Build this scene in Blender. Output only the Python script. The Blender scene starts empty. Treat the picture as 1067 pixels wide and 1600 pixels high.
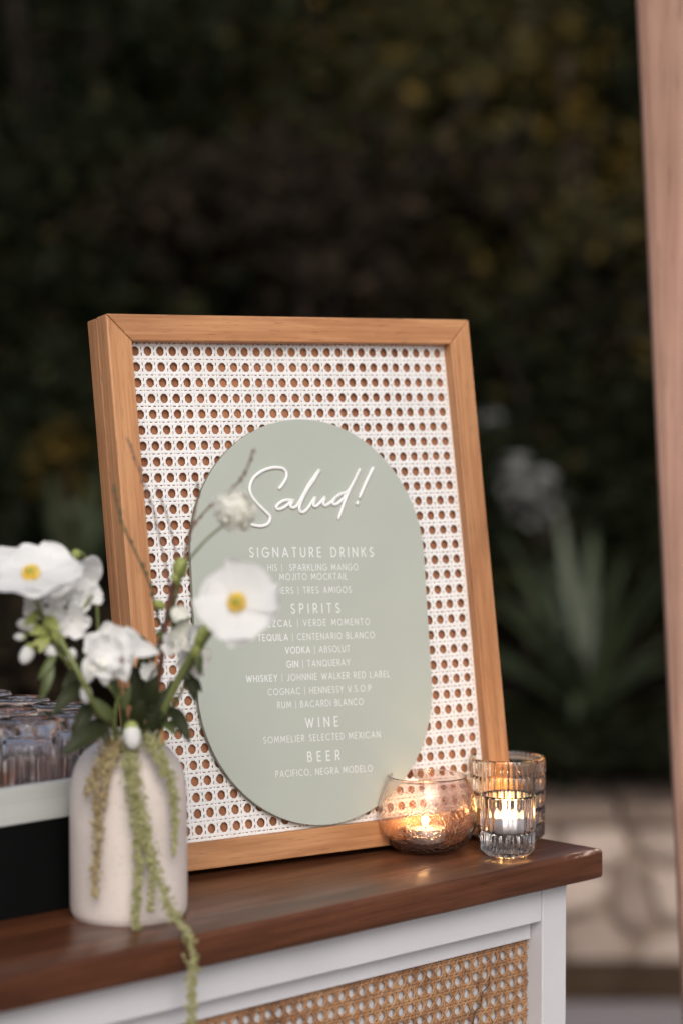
import bpy, bmesh, math, random
import numpy as np
from mathutils import Vector, Matrix

random.seed(7)
rng = np.random.default_rng(7)
PI = math.pi
S = bpy.context.scene
COL = S.collection

# ------------------------------------------------------------------ camera
BT = 1.07                                   # height of the bar top
CAMZ = BT + 0.4659
PITCH = 0.0547
FPX = 3766.0                                # focal length in pixels of the 1067 x 1600 photograph
cam = bpy.data.cameras.new('camera')
camo = bpy.data.objects.new('camera', cam)
COL.objects.link(camo)
camo.location = (0, 0, CAMZ)
camo.rotation_euler = (PI / 2 - PITCH, 0, 0)
cam.sensor_fit = 'VERTICAL'
cam.sensor_height = 36.0
cam.lens = 36.0 * FPX / 1600.0
cam.clip_end = 500
cam.dof.use_dof = True
cam.dof.focus_distance = 2.315
cam.dof.aperture_fstop = 2.3
cam.dof.aperture_blades = 9
S.camera = camo

# ------------------------------------------------------------------ light
SUN_EL, SUN_AZ = math.radians(38), math.radians(170)     # azimuth clockwise from +Y: behind the camera
w = bpy.data.worlds.new('World'); S.world = w; w.use_nodes = True
nt = w.node_tree; nt.nodes.clear()
sky = nt.nodes.new('ShaderNodeTexSky'); sky.sky_type = 'NISHITA'; sky.sun_disc = False
sky.sun_elevation = SUN_EL; sky.sun_rotation = SUN_AZ
sky.air_density = 1.0; sky.dust_density = 4.0; sky.ozone_density = 1.0
hs = nt.nodes.new('ShaderNodeHueSaturation'); hs.inputs['Saturation'].default_value = 0.62   # overcast
bg = nt.nodes.new('ShaderNodeBackground'); bg.inputs['Strength'].default_value = 0.10
ow = nt.nodes.new('ShaderNodeOutputWorld')
nt.links.new(sky.outputs[0], hs.inputs['Color']); nt.links.new(hs.outputs[0], bg.inputs[0]); nt.links.new(bg.outputs[0], ow.inputs[0])
sl = bpy.data.lights.new('sun', 'SUN'); sl.energy = 0.9; sl.angle = math.radians(35); sl.color = (1.0, 0.955, 0.905)
so = bpy.data.objects.new('sun', sl); COL.objects.link(so)
sd = Vector((math.sin(SUN_AZ) * math.cos(SUN_EL), math.cos(SUN_AZ) * math.cos(SUN_EL), math.sin(SUN_EL)))
so.rotation_euler = sd.to_track_quat('Z', 'Y').to_euler()
so.location = sd * 20 + Vector((0, 0, 2))
S.view_settings.view_transform = 'Standard'
S.view_settings.look = 'None'
S.view_settings.exposure = 0.36
S.view_settings.gamma = 1.0
S.render.engine = 'CYCLES'
S.cycles.use_denoising = True
S.cycles.max_bounces = 14
S.cycles.transmission_bounces = 12
S.cycles.transparent_max_bounces = 16
S.cycles.sample_clamp_indirect = 6.0
S.cycles.caustics_refractive = True
S.cycles.caustics_reflective = True
S.cycles.blur_glossy = 0.3

# ------------------------------------------------------------------ materials
def srgb(r, g, b):
    f = lambda c: (c / 255 / 12.92) if c / 255 <= 0.04045 else ((c / 255 + 0.055) / 1.055) ** 2.4
    return (f(r), f(g), f(b), 1)

class Mat:
    def __init__(s, name):
        s.m = bpy.data.materials.new(name); s.m.use_nodes = True
        s.t = s.m.node_tree; s.p = s.t.nodes['Principled BSDF']; s.out = s.t.nodes['Material Output']
    def n(s, kind, **kw):
        x = s.t.nodes.new(kind)
        for k, v in kw.items():
            if k in x.inputs: x.inputs[k].default_value = v
            else: setattr(x, k, v)
        return x
    def l(s, a, b): s.t.links.new(a, b)
    def coords(s, scale=(1, 1, 1), kind='Object', rot=(0, 0, 0)):
        tc = s.n('ShaderNodeTexCoord'); mp = s.n('ShaderNodeMapping')
        mp.inputs['Scale'].default_value = scale; mp.inputs['Rotation'].default_value = rot
        s.l(tc.outputs[kind], mp.inputs[0]); return mp.outputs[0]
    def noise(s, scale, co=None, detail=4, rough=0.55, dist=0.0):
        x = s.n('ShaderNodeTexNoise'); x.inputs['Scale'].default_value = scale
        x.inputs['Detail'].default_value = detail; x.inputs['Roughness'].default_value = rough
        x.inputs['Distortion'].default_value = dist
        if co is not None: s.l(co, x.inputs['Vector'])
        return x.outputs['Fac']
    def ramp(s, fac, stops):
        x = s.n('ShaderNodeValToRGB'); e = x.color_ramp.elements
        while len(e) < len(stops): e.new(0.5)
        for el, (p, c) in zip(e, stops):
            el.position = p; el.color = c if len(c) == 4 else (*c, 1)
        s.l(fac, x.inputs[0]); return x.outputs[0]
    def mix(s, fac, a, b, blend='MIX'):
        x = s.n('ShaderNodeMix', data_type='RGBA', blend_type=blend)
        for sock, v in ((x.inputs[0], fac), (x.inputs[6], a), (x.inputs[7], b)):
            if hasattr(v, 'is_linked') or isinstance(v, bpy.types.NodeSocket): s.l(v, sock)
            else: sock.default_value = (*v, 1) if isinstance(v, tuple) and len(v) == 3 else v
        return x.outputs[2]
    def bump(s, h, strength=0.2, dist=0.001):
        x = s.n('ShaderNodeBump'); x.inputs['Strength'].default_value = strength; x.inputs['Distance'].default_value = dist
        s.l(h, x.inputs['Height']); s.l(x.outputs[0], s.p.inputs['Normal']); return x
    def set(s, **kw):
        for k, v in kw.items(): s.p.inputs[k.replace('_', ' ')].default_value = v
        return s

M = {}
def simple(name, col, rough=0.5, var=0.12, scale=40, bump=0.0, bscale=300, **kw):
    m = Mat(name); co = m.coords()
    c2 = tuple(c * (1 - var) for c in col[:3]); c3 = tuple(min(1, c * (1 + var)) for c in col[:3])
    m.l(m.ramp(m.noise(scale, co), [(0.3, c2), (0.7, c3)]), m.p.inputs['Base Color'])
    m.set(Roughness=rough, **kw)
    if bump: m.bump(m.noise(bscale, co), bump, 0.0006)
    M[name] = m.m; return m

def wood(name, dark, mid, light, axis, rough, sc=1.0, bump=0.15, ring=9.0):
    """grain runs along axis (0,1,2)"""
    m = Mat(name)
    a = [26.0 * sc] * 3; a[axis] = 2.2 * sc
    co = m.coords(tuple(a))
    broad = m.noise(1.0, co, 3, 0.5, 0.6)
    b = [240.0 * sc] * 3; b[axis] = 7.0 * sc
    fine = m.noise(1.0, m.coords(tuple(b)), 5, 0.65)
    wv = m.n('ShaderNodeMath', operation='SINE'); mu = m.n('ShaderNodeMath', operation='MULTIPLY'); mu.inputs[1].default_value = ring * PI
    m.l(broad, mu.inputs[0]); m.l(mu.outputs[0], wv.inputs[0])
    mm = m.n('ShaderNodeMapRange'); mm.inputs[1].default_value = -1; mm.inputs[2].default_value = 1
    m.l(wv.outputs[0], mm.inputs[0])
    c = m.ramp(mm.outputs[0], [(0.0, mid), (0.75, light), (1.0, light)])
    streak = m.ramp(fine, [(0.36, (0, 0, 0)), (0.6, (1, 1, 1))])
    c2 = m.mix(streak, dark, c)
    c3 = m.mix(0.5, c2, c)
    blot = m.ramp(m.noise(5.0, m.coords()), [(0.3, (0.82, 0.8, 0.78)), (0.7, (1.08, 1.06, 1.04))])
    oi = m.n('ShaderNodeObjectInfo')
    tone = m.ramp(oi.outputs['Random'], [(0.0, (0.88, 0.86, 0.83)), (1.0, (1.07, 1.07, 1.07))])
    pb = [900.0 * sc] * 3; pb[axis] = 40.0 * sc
    pore = m.ramp(m.noise(1.0, m.coords(tuple(pb)), 2, 0.5), [(0.30, (0.62, 0.58, 0.54)), (0.40, (1, 1, 1))])
    c4 = m.mix(1.0, m.mix(1.0, m.mix(1.0, c3, blot, 'MULTIPLY'), tone, 'MULTIPLY'), pore, 'MULTIPLY')
    m.l(c4, m.p.inputs['Base Color'])
    rr = m.ramp(fine, [(0.3, (rough * 1.35,) * 3), (0.7, (rough,) * 3)])
    m.l(rr, m.p.inputs['Roughness'])
    m.bump(fine, bump, 0.0006)
    M[name] = m; return m

for ax, nm in ((0, 'x'), (2, 'z')):
    wood('frame_wood_' + nm, (0.29, 0.115, 0.042), (0.46, 0.215, 0.092), (0.56, 0.285, 0.132), ax, 0.42)
wood('back_wood', (0.25, 0.095, 0.043), (0.38, 0.16, 0.078), (0.45, 0.20, 0.10), 2, 0.6)
wt = wood('bar_wood', (0.030, 0.0105, 0.005), (0.098, 0.035, 0.016), (0.150, 0.056, 0.027), 0, 0.26, 0.8, 0.12, 7.0)
wt.set(Coat_Weight=0.10, Coat_Roughness=0.12, Specular_IOR_Level=0.26)
sp = wt.n('ShaderNodeSeparateXYZ'); wt.l(wt.coords(), sp.inputs[0])           # worn pale chip along the front edge near the end
def rng_(sock, a, b):
    q = wt.n('ShaderNodeMapRange'); q.inputs[1].default_value = a; q.inputs[2].default_value = b; wt.l(sock, q.inputs[0]); return q.outputs[0]
def mul(a, b):
    q = wt.n('ShaderNodeMath', operation='MULTIPLY'); wt.l(a, q.inputs[0]); wt.l(b, q.inputs[1]); return q.outputs[0]
chip = mul(mul(rng_(sp.outputs[0], -0.062, -0.035), rng_(sp.outputs[0], 0.0005, -0.006)), mul(rng_(sp.outputs[1], 0.0062, 0.0042), rng_(sp.outputs[2], BT - 0.0042, BT - 0.0022)))
chip = mul(chip, rng_(wt.noise(150, wt.coords((0.35, 1, 1)), 4), 0.44, 0.56))
src = wt.p.inputs['Base Color'].links[0].from_socket
wt.l(wt.mix(chip, src, (0.55, 0.42, 0.34)), wt.p.inputs['Base Color'])
wood('post_wood', (0.24, 0.13, 0.092), (0.36, 0.21, 0.155), (0.42, 0.25, 0.19), 2, 0.65, 0.35, 0.15, 5.0)
simple('white_paint', (0.615, 0.61, 0.635), 0.45, 0.05, 9, 0.3, 260)
simple('white_cane', (0.80, 0.785, 0.775), 0.42, 0.05, 60, 0.1, 900)
m = simple('sage_board', (0.425, 0.455, 0.405), 0.38, 0.03, 8, 0.05, 1500)
m.l(m.ramp(m.noise(14, m.coords(), 6, 0.7), [(0.3, (0.30,) * 3), (0.7, (0.46,) * 3)]), m.p.inputs['Roughness'])
simple('board_edge', (0.20, 0.205, 0.16), 0.4, 0.05)
simple('white_letter', (0.83, 0.83, 0.83), 0.35, 0.01, 8)
simple('print_white', (0.73, 0.75, 0.745), 0.5, 0.01, 8)
m = simple('ceramic', (0.68, 0.605, 0.565), 0.5, 0.07, 22, 0.3, 160)
spk = m.ramp(m.noise(420, m.coords(), 2), [(0.30, (0.72, 0.64, 0.58)), (0.36, (1, 1, 1))]); src = m.p.inputs['Base Color'].links[0].from_socket
m.l(m.mix(1.0, src, spk, 'MULTIPLY'), m.p.inputs['Base Color'])
simple('black_box', (0.0025, 0.0028, 0.003), 0.8, 0.2, 20, Specular_IOR_Level=0.1)
# pale washed board with faint grey strokes
m = Mat('pale_board'); co = m.coords((2.0, 40, 60))
m.l(m.ramp(m.noise(1.0, co, 4, 0.6, 0.5), [(0.28, (0.20, 0.215, 0.20)), (0.42, (0.43, 0.455, 0.44)), (0.7, (0.50, 0.525, 0.515))]), m.p.inputs['Base Color'])
m.set(Roughness=0.4); M['pale_board'] = m.m
# natural cane
m = Mat('natural_cane'); co = m.coords()
base = m.ramp(m.noise(38, co, 5, 0.7), [(0.28, (0.15, 0.065, 0.026)), (0.5, (0.33, 0.165, 0.075)), (0.72, (0.47, 0.265, 0.13))])
m.l(base, m.p.inputs['Base Color']); m.set(Roughness=0.5); m.bump(m.noise(900, co), 0.2, 0.0005); M['natural_cane'] = m.m
simple('cane_dark', (0.06, 0.028, 0.014), 0.6)
# petals, leaves
def leafmat(name, cols, rough=0.5, trans=0.25, vary='island'):
    m = Mat(name)
    if vary == 'island':
        g = m.n('ShaderNodeNewGeometry'); f = g.outputs['Random Per Island']
    else:
        f = m.noise(30, m.coords(), 4)
    c = m.ramp(f, cols); m.l(c, m.p.inputs['Base Color']); m.set(Roughness=rough)
    tr = m.n('ShaderNodeBsdfTranslucent'); m.l(c, tr.inputs[0])
    mx = m.n('ShaderNodeMixShader'); mx.inputs[0].default_value = trans
    if name.startswith('foliage'): m.set(Specular_IOR_Level=0.06)
    if name == 'leaf_dark': m.set(Specular_IOR_Level=0.22)
    m.l(m.p.outputs[0], mx.inputs[1]); m.l(tr.outputs[0], mx.inputs[2]); m.l(mx.outputs[0], m.out.inputs[0])
    M[name] = m.m; return m
m = leafmat('petal_white', [(0.3, (0.80, 0.80, 0.79)), (0.7, (0.89, 0.89, 0.885))], 0.6, 0.30, 'noise')
leafmat('petal_cream', [(0.3, (0.86, 0.86, 0.78)), (0.7, (0.90, 0.90, 0.84))], 0.6, 0.35, 'noise')
simple('stamen_yellow', (0.86, 0.56, 0.05), 0.7, 0.25, 400, 0.5, 900)
simple('pistil_green', (0.34, 0.36, 0.06), 0.6, 0.15, 300)
leafmat('stem_green', [(0.3, (0.13, 0.16, 0.045)), (0.7, (0.22, 0.25, 0.085))], 0.5, 0.05, 'noise')
leafmat('bud_green', [(0.3, (0.26, 0.30, 0.07)), (0.7, (0.38, 0.42, 0.13))], 0.5, 0.15, 'noise')
leafmat('leaf_dark', [(0.3, (0.018, 0.023, 0.009)), (0.7, (0.038, 0.045, 0.017))], 0.5, 0.12, 'noise')
leafmat('leaf_mid', [(0.3, (0.07, 0.095, 0.03)), (0.7, (0.12, 0.15, 0.05))], 0.45, 0.15, 'noise')
leafmat('twig_brown', [(0.3, (0.15, 0.085, 0.065)), (0.7, (0.26, 0.165, 0.125))], 0.7, 0.0, 'noise')
leafmat('twig_green', [(0.3, (0.075, 0.07, 0.032)), (0.7, (0.13, 0.115, 0.055))], 0.6, 0.0, 'noise')
leafmat('stem_red', [(0.3, (0.12, 0.045, 0.035)), (0.7, (0.20, 0.09, 0.06))], 0.6, 0.0, 'noise')
leafmat('amaranth_green', [(0.0, (0.27, 0.27, 0.10)), (0.5, (0.42, 0.41, 0.19)), (1.0, (0.56, 0.54, 0.30))], 0.75, 0.15)
leafmat('amaranth_brown', [(0.0, (0.27, 0.17, 0.08)), (0.5, (0.42, 0.33, 0.16)), (1.0, (0.58, 0.51, 0.31))], 0.75, 0.15)
# candles
m = simple('wax', (0.82, 0.76, 0.66), 0.45, 0.02, 100)
m.set(Subsurface_Weight=0.6, Subsurface_Radius=(0.02, 0.009, 0.004), Subsurface_Scale=0.3)
simple('tin', (0.62, 0.60, 0.60), 0.35, 0.03, 50, Metallic=0.5)
simple('wick', (0.015, 0.012, 0.01), 0.9)
m = Mat('flame'); m.set(Base_Color=(0, 0, 0, 1), Emission_Color=(1.0, 0.60, 0.22, 1), Emission_Strength=16.0); 
ad = m.n('ShaderNodeAddShader'); tp = m.n('ShaderNodeBsdfTransparent'); em = m.n('ShaderNodeEmission'); em.inputs[0].default_value = (1.0, 0.62, 0.25, 1); em.inputs[1].default_value = 7.0
m.l(tp.outputs[0], ad.inputs[0]); m.l(em.outputs[0], ad.inputs[1]); m.l(ad.outputs[0], m.out.inputs[0]); M['flame'] = m.m
# glass: real dielectric with a share of straight-through light so that it is not opaque to lamps
def glassmat(name, col, thru, rough=0.0, crackle=False):
    m = Mat(name); m.set(Base_Color=(*col, 1), Roughness=rough, IOR=1.42 if name == 'clear_glass' else 1.48, Transmission_Weight=1.0)
    tr = m.n('ShaderNodeBsdfTransparent'); tr.inputs[0].default_value = (*[0.5 + 0.5 * c for c in col], 1)
    mx = m.n('ShaderNodeMixShader'); mx.inputs[0].default_value = thru
    m.l(m.p.outputs[0], mx.inputs[1]); m.l(tr.outputs[0], mx.inputs[2]); m.l(mx.outputs[0], m.out.inputs[0])
    if crackle:
        v = m.n('ShaderNodeTexVoronoi', feature='DISTANCE_TO_EDGE'); v.inputs['Scale'].default_value = 250
        co = m.coords((1, 1, 1.0)); nz = m.n('ShaderNodeTexNoise'); nz.inputs['Scale'].default_value = 60; m.l(co, nz.inputs['Vector'])
        vm = m.n('ShaderNodeVectorMath', operation='MULTIPLY_ADD'); vm.inputs[1].default_value = (0.010,) * 3
        m.l(nz.outputs['Color'], vm.inputs[0]); m.l(co, vm.inputs[2]); m.l(vm.outputs[0], v.inputs['Vector'])
        e = m.ramp(v.outputs['Distance'], [(0.0, (0, 0, 0)), (0.05, (1, 1, 1))])
        sp = m.n('ShaderNodeSeparateXYZ'); m.l(m.coords(), sp.inputs[0])
        mr = m.n('ShaderNodeMapRange'); mr.inputs[1].default_value = 0.070; mr.inputs[2].default_value = 0.018; mr.inputs[3].default_value = 0.03; mr.inputs[4].default_value = 0.9
        m.l(sp.outputs[2], mr.inputs[0])
        bp = m.bump(e, 1.0, 0.0008); m.l(mr.outputs[0], bp.inputs['Strength'])
    M[name] = m.m; return m
glassmat('clear_glass', (0.99, 0.975, 0.985), 0.0)
glassmat('smoke_glass', (0.93, 0.86, 0.75), 0.0)
glassmat('crackle_glass', (0.84, 0.68, 0.62), 0.0, 0.0, True)
glassmat('bowl_glass', (0.93, 0.84, 0.80), 0.0)
glassmat('tumbler_glass', (0.975, 0.945, 0.96), 0.0)
# surroundings
def stonemat(name, c1, c2, c3, sc=6):
    m = Mat(name); co = m.coords(kind='Object'); oi = m.n('ShaderNodeObjectInfo')
    a = m.ramp(m.noise(sc, co, 6, 0.65), [(0.25, c1), (0.5, c2), (0.75, c3)])
    b = m.ramp(oi.outputs['Random'], [(0.0, (0.66, 0.60, 0.57)), (0.5, (0.98, 0.93, 0.90)), (1.0, (1.22, 1.18, 1.14))])
    m.l(m.mix(1.0, a, b, 'MULTIPLY'), m.p.inputs['Base Color']); m.set(Roughness=0.85)
    m.bump(m.noise(60, co, 6), 0.5, 0.006); M[name] = m.m
    if name in ('soil', 'strip_brown'): m.set(Specular_IOR_Level=0.05, Roughness=1.0)
stonemat('stone', (0.24, 0.185, 0.155), (0.37, 0.305, 0.265), (0.47, 0.40, 0.355))
stonemat('mortar', (0.19, 0.145, 0.115), (0.26, 0.205, 0.17), (0.31, 0.25, 0.21), 14)
stonemat('cap_stone', (0.15, 0.11, 0.085), (0.24, 0.185, 0.15), (0.33, 0.265, 0.22), 5)
stonemat('soil', (0.006, 0.005, 0.0035), (0.010, 0.008, 0.006), (0.018, 0.013, 0.010), 3)
stonemat('paving', (0.17, 0.155, 0.16), (0.215, 0.195, 0.205), (0.25, 0.23, 0.235), 1.5)
stonemat('strip_brown', (0.04, 0.027, 0.018), (0.065, 0.045, 0.03), (0.10, 0.07, 0.05), 8)  # dark brown of the strip at the wall foot
G = lambda *c: c
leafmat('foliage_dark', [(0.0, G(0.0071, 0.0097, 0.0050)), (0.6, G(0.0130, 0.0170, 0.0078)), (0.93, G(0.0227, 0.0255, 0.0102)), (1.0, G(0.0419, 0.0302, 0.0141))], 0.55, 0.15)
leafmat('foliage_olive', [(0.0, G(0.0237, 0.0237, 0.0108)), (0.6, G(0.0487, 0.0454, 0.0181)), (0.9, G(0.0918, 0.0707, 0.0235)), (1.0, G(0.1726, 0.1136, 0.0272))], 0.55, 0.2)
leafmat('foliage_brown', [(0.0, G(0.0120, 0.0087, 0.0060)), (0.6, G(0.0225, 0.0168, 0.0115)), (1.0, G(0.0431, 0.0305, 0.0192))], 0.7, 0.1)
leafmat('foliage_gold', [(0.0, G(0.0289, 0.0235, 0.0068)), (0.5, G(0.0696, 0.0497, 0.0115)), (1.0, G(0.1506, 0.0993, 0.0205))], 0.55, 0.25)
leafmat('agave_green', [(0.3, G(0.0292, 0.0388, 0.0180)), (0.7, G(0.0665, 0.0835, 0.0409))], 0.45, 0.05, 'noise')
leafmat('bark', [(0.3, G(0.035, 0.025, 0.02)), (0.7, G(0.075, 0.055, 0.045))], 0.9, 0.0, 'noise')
leafmat('bloom_white', [(0.0, G(0.2520, 0.2520, 0.2400)), (1.0, G(0.3960, 0.3960, 0.3780))], 0.6, 0.3)
for k, v in list(M.items()):
    if isinstance(v, Mat): M[k] = v.m

# ------------------------------------------------------------------ mesh helpers
class MB:
    def __init__(s): s.v = []; s.f = []; s.mi = []; s.sm = []
    def add(s, vs, fs, mi=0, smooth=False):
        o = len(s.v); s.v += [tuple(x) for x in vs]
        for f in fs: s.f.append(tuple(i + o for i in f)); s.mi.append(mi); s.sm.append(smooth)
    def box(s, x0, y0, z0, x1, y1, z1, mi=0):
        v = [(x, y, z) for z in (z0, z1) for y in (y0, y1) for x in (x0, x1)]
        s.add(v, [(0, 2, 3, 1), (4, 5, 7, 6), (0, 1, 5, 4), (2, 6, 7, 3), (0, 4, 6, 2), (1, 3, 7, 5)], mi)
    def tube(s, pts, r, n=8, flat=None, mi=0, caps=True, up=None):
        """pts polyline, r radius or list; flat=(normal, factor) squashes the section along a normal"""
        P = [Vector(p) for p in pts]; k = len(P)
        R = r if isinstance(r, (list, tuple, np.ndarray)) else [r] * k
        vs = []; last = None
        for i, p in enumerate(P):
            t = (P[min(i + 1, k - 1)] - P[max(i - 1, 0)])
            t = t.normalized() if t.length > 1e-9 else Vector((0, 0, 1))
            ref = flat[0] if flat else (last if last is not None else (Vector((0, 0, 1)) if abs(t.z) < 0.9 else Vector((1, 0, 0))))
            a = t.cross(Vector(ref))
            if a.length < 1e-6: a = t.cross(Vector((0.3, 0.5, 0.7)))
            a.normalize(); b = a.cross(t).normalized()
            last = b
            fb = flat[1] if flat else 1.0
            for j in range(n):
                an = 2 * PI * j / n
                vs.append(p + (a * math.cos(an) + b * (math.sin(an) * fb)) * R[i])
        fs = [(i * n + j, i * n + (j + 1) % n, (i + 1) * n + (j + 1) % n, (i + 1) * n + j) for i in range(k - 1) for j in range(n)]
        if caps: fs += [tuple(reversed(range(n))), tuple((k - 1) * n + j for j in range(n))]
        s.add(vs, fs, mi, True)
    def lathe(s, prof, n=48, rfun=None, mi=0, close=True):
        """prof list of (r,z[,w]); w = rib weight passed to rfun(theta)*w added to r"""
        vs = []
        for q in prof:
            for j in range(n):
                th = 2 * PI * j / n; r = q[0]
                if rfun and len(q) > 2 and q[2]: r += q[2] * rfun(th)
                vs.append((r * math.cos(th), r * math.sin(th), q[1]))
        k = len(prof)
        fs = [(i * n + j, i * n + (j + 1) % n, (i + 1) * n + (j + 1) % n, (i + 1) * n + j) for i in range(k - 1) for j in range(n)]
        if close: fs += [tuple(reversed(range(n))), tuple((k - 1) * n + j for j in range(n))]
        s.add(vs, fs, mi, True)
    def grid(s, P, mi=0, smooth=True):
        r, c = len(P), len(P[0])
        s.add([p for row in P for p in row], [(i * c + j, i * c + j + 1, (i + 1) * c + j + 1, (i + 1) * c + j) for i in range(r - 1) for j in range(c - 1)], mi, smooth)
    def ball(s, c, r, u=8, v=6, mi=0, sc=(1, 1, 1)):
        vs = [(c[0], c[1], c[2] + r * sc[2])]
        for i in range(1, v):
            for j in range(u):
                a, b = PI * i / v, 2 * PI * j / u
                vs.append((c[0] + r * sc[0] * math.sin(a) * math.cos(b), c[1] + r * sc[1] * math.sin(a) * math.sin(b), c[2] + r * sc[2] * math.cos(a)))
        vs.append((c[0], c[1], c[2] - r * sc[2]))
        fs = [(0, 1 + j, 1 + (j + 1) % u) for j in range(u)]
        for i in range(v - 2):
            fs += [(1 + i * u + j, 1 + (i + 1) * u + j, 1 + (i + 1) * u + (j + 1) % u, 1 + i * u + (j + 1) % u) for j in range(u)]
        L = len(vs) - 1; b0 = 1 + (v - 2) * u
        fs += [(L, b0 + (j + 1) % u, b0 + j) for j in range(u)]
        s.add(vs, fs, mi, True)
    def mesh(s, name, mats, bevel=0.0, fix=False, seg=2):
        me = bpy.data.meshes.new(name); me.from_pydata(s.v, [], s.f)
        me.polygons.foreach_set('material_index', s.mi); me.polygons.foreach_set('use_smooth', s.sm)
        for x in (mats if isinstance(mats, (list, tuple)) else [mats]): me.materials.append(M[x])
        if bevel or fix:
            bm = bmesh.new(); bm.from_mesh(me)
            if fix: bmesh.ops.recalc_face_normals(bm, faces=bm.faces)
            if bevel:
                ed = [e for e in bm.edges if len(e.link_faces) == 2 and e.calc_face_angle(0) > 0.4]
                bmesh.ops.bevel(bm, geom=ed, offset=bevel, segments=seg, profile=0.5, affect='EDGES', clamp_overlap=True)
            bm.to_mesh(me); bm.free()
        me.update(); return me
    def build(s, name, mats, parent=None, **kw):
        return link(name, s.mesh(name, mats, **kw), parent)

def link(name, data, parent=None):
    o = bpy.data.objects.new(name, data); COL.objects.link(o)
    if parent: o.parent = parent
    return o
def tag(o, label=None, cat=None, group=None, kind=None):
    for k, v in (('label', label), ('category', cat), ('group', group), ('kind', kind)):
        if v: o[k] = v
    return o
def thing(name, label, cat, loc=(0, 0, 0), rot=(0, 0, 0), group=None):
    o = link(name, None); o.location = loc; o.rotation_euler = rot
    return tag(o, label, cat, group)
def copy_thing(o, parent=None):
    c = o.copy(); COL.objects.link(c); c.parent = parent
    for ch in o.children: copy_thing(ch, c)
    return c
def smooth_path(pts, n=6, closed=False):
    """Catmull-Rom through pts"""
    P = [np.array(p, float) for p in pts]; out = []
    for i in range(len(P) - 1):
        p0, p1, p2, p3 = P[max(i - 1, 0)], P[i], P[i + 1], P[min(i + 2, len(P) - 1)]
        for k in range(n):
            t = k / n
            out.append(0.5 * (2 * p1 + (p2 - p0) * t + (2 * p0 - 5 * p1 + 4 * p2 - p3) * t * t + (3 * p1 - p0 - 3 * p2 + p3) * t ** 3))
    out.append(P[-1]); return [tuple(x) for x in out]

def at(px, py, Y):
    """point of the place seen at a pixel of the photograph, Y metres in front of the camera"""
    x = (px - 533.5) / FPX; u = (800 - py) / FPX
    d = Vector((x, math.cos(PITCH) + u * math.sin(PITCH), u * math.cos(PITCH) - math.sin(PITCH)))
    return d * (Y / d.y) + Vector((0, 0, CAMZ))

# ------------------------------------------------------------------ ground, bank, wall
mb = MB(); mb.box(-60, -40, -0.3, 60, 80, 0.0); tag(mb.build('ground', 'paving'), kind='structure')
def bank_z(x, y):
    t = max(0.0, y - 6.3)
    return 0.40 + 0.62 * t - 0.012 * t * t + 0.10 * math.sin(1.7 * x + 0.6 * y) * min(1, t) + 0.06 * math.sin(3.9 * x - 2.3 * y) * min(1, t)
mb = MB(); xs = np.linspace(-16, 16, 65); ys = np.linspace(6.32, 26, 50)
mb.grid([[(x, y, bank_z(x, y)) for x in xs] for y in ys]); tag(mb.build('hillside', 'soil'), kind='structure')
mb = MB(); mb.box(-16, 5.88, 0.004, 16, 6.02, 0.075); tag(mb.build('wall_foot_strip', 'strip_brown', bevel=0.01), kind='structure')  # low dark brown strip along the foot of the wall

wall = thing('stone_wall', 'low wall of pale irregular stones below the dark bank, right of the bar', 'wall', (0, 6.1, 0))
mb = MB(); mb.box(-16, -0.045, 0.0, 16, 0.26, 0.415); mb.build('mortar_core', 'mortar', wall)
def clip(poly, nx, nz, d):
    out = []
    for k in range(len(poly)):
        a, b = poly[k], poly[(k + 1) % len(poly)]; da, db = a[0] * nx + a[1] * nz - d, b[0] * nx + b[1] * nz - d
        if da <= 0: out.append(a)
        if da * db < 0:
            t = da / (da - db); out.append((a[0] + (b[0] - a[0]) * t, a[1] + (b[1] - a[1]) * t))
    return out
rs = random.Random(12); seeds = []
for i in range(39):
    for j in range(3):
        seeds.append((-3.4 + 0.175 * (i + 0.5 * (j % 2)) + rs.uniform(-0.075, 0.075), 0.06 + 0.145 * j + rs.uniform(-0.06, 0.06)))
for (sx, sz) in seeds:                                           # irregular stones fitted together
    poly = [(-3.6, 0.012), (3.6, 0.012), (3.6, 0.408), (-3.6, 0.408)]
    for (ox, oz) in seeds:
        dx, dz = ox - sx, (oz - sz); L = math.hypot(dx, dz)
        if 0 < L < 0.6: poly = clip(poly, dx / L, dz / L, ((ox + sx) / 2 * dx + (oz + sz) / 2 * dz) / L - rs.uniform(0.005, 0.011))
    if len(poly) < 3: continue
    # round the corners, then dome the face
    ring = []
    for k in range(len(poly)):
        a, b, c = poly[k - 1], poly[k], poly[(k + 1) % len(poly)]
        for q in (a, c):
            L = math.hypot(q[0] - b[0], q[1] - b[1]); f = min(0.3, 0.02 / max(L, 1e-4)); ring.append((b[0] + (q[0] - b[0]) * f, b[1] + (q[1] - b[1]) * f))
    n = len(ring); vs = []; prot = rs.uniform(0.025, 0.055)
    for (kk, yy) in ((1.0, 0.0), (0.985, -prot * 0.6), (0.90, -prot * 0.93), (0.55, -prot)):
        for (x, z) in ring: vs.append(((x - sx) * kk + rs.uniform(-.002, .002), yy + rs.uniform(-.003, .003), (z - sz) * kk))
    vs.append((0, -prot * rs.uniform(0.95, 1.08), 0)); mb = MB()
    mb.add(vs, [(r_ * n + k, r_ * n + (k + 1) % n, (r_ + 1) * n + (k + 1) % n, (r_ + 1) * n + k) for r_ in range(3) for k in range(n)] + [(3 * n + k, 3 * n + (k + 1) % n, 4 * n) for k in range(n)], 0, True)
    o = mb.build('stone', 'stone', wall, fix=True); o.location = (sx, -0.044, sz)
x = -3.2
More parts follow.
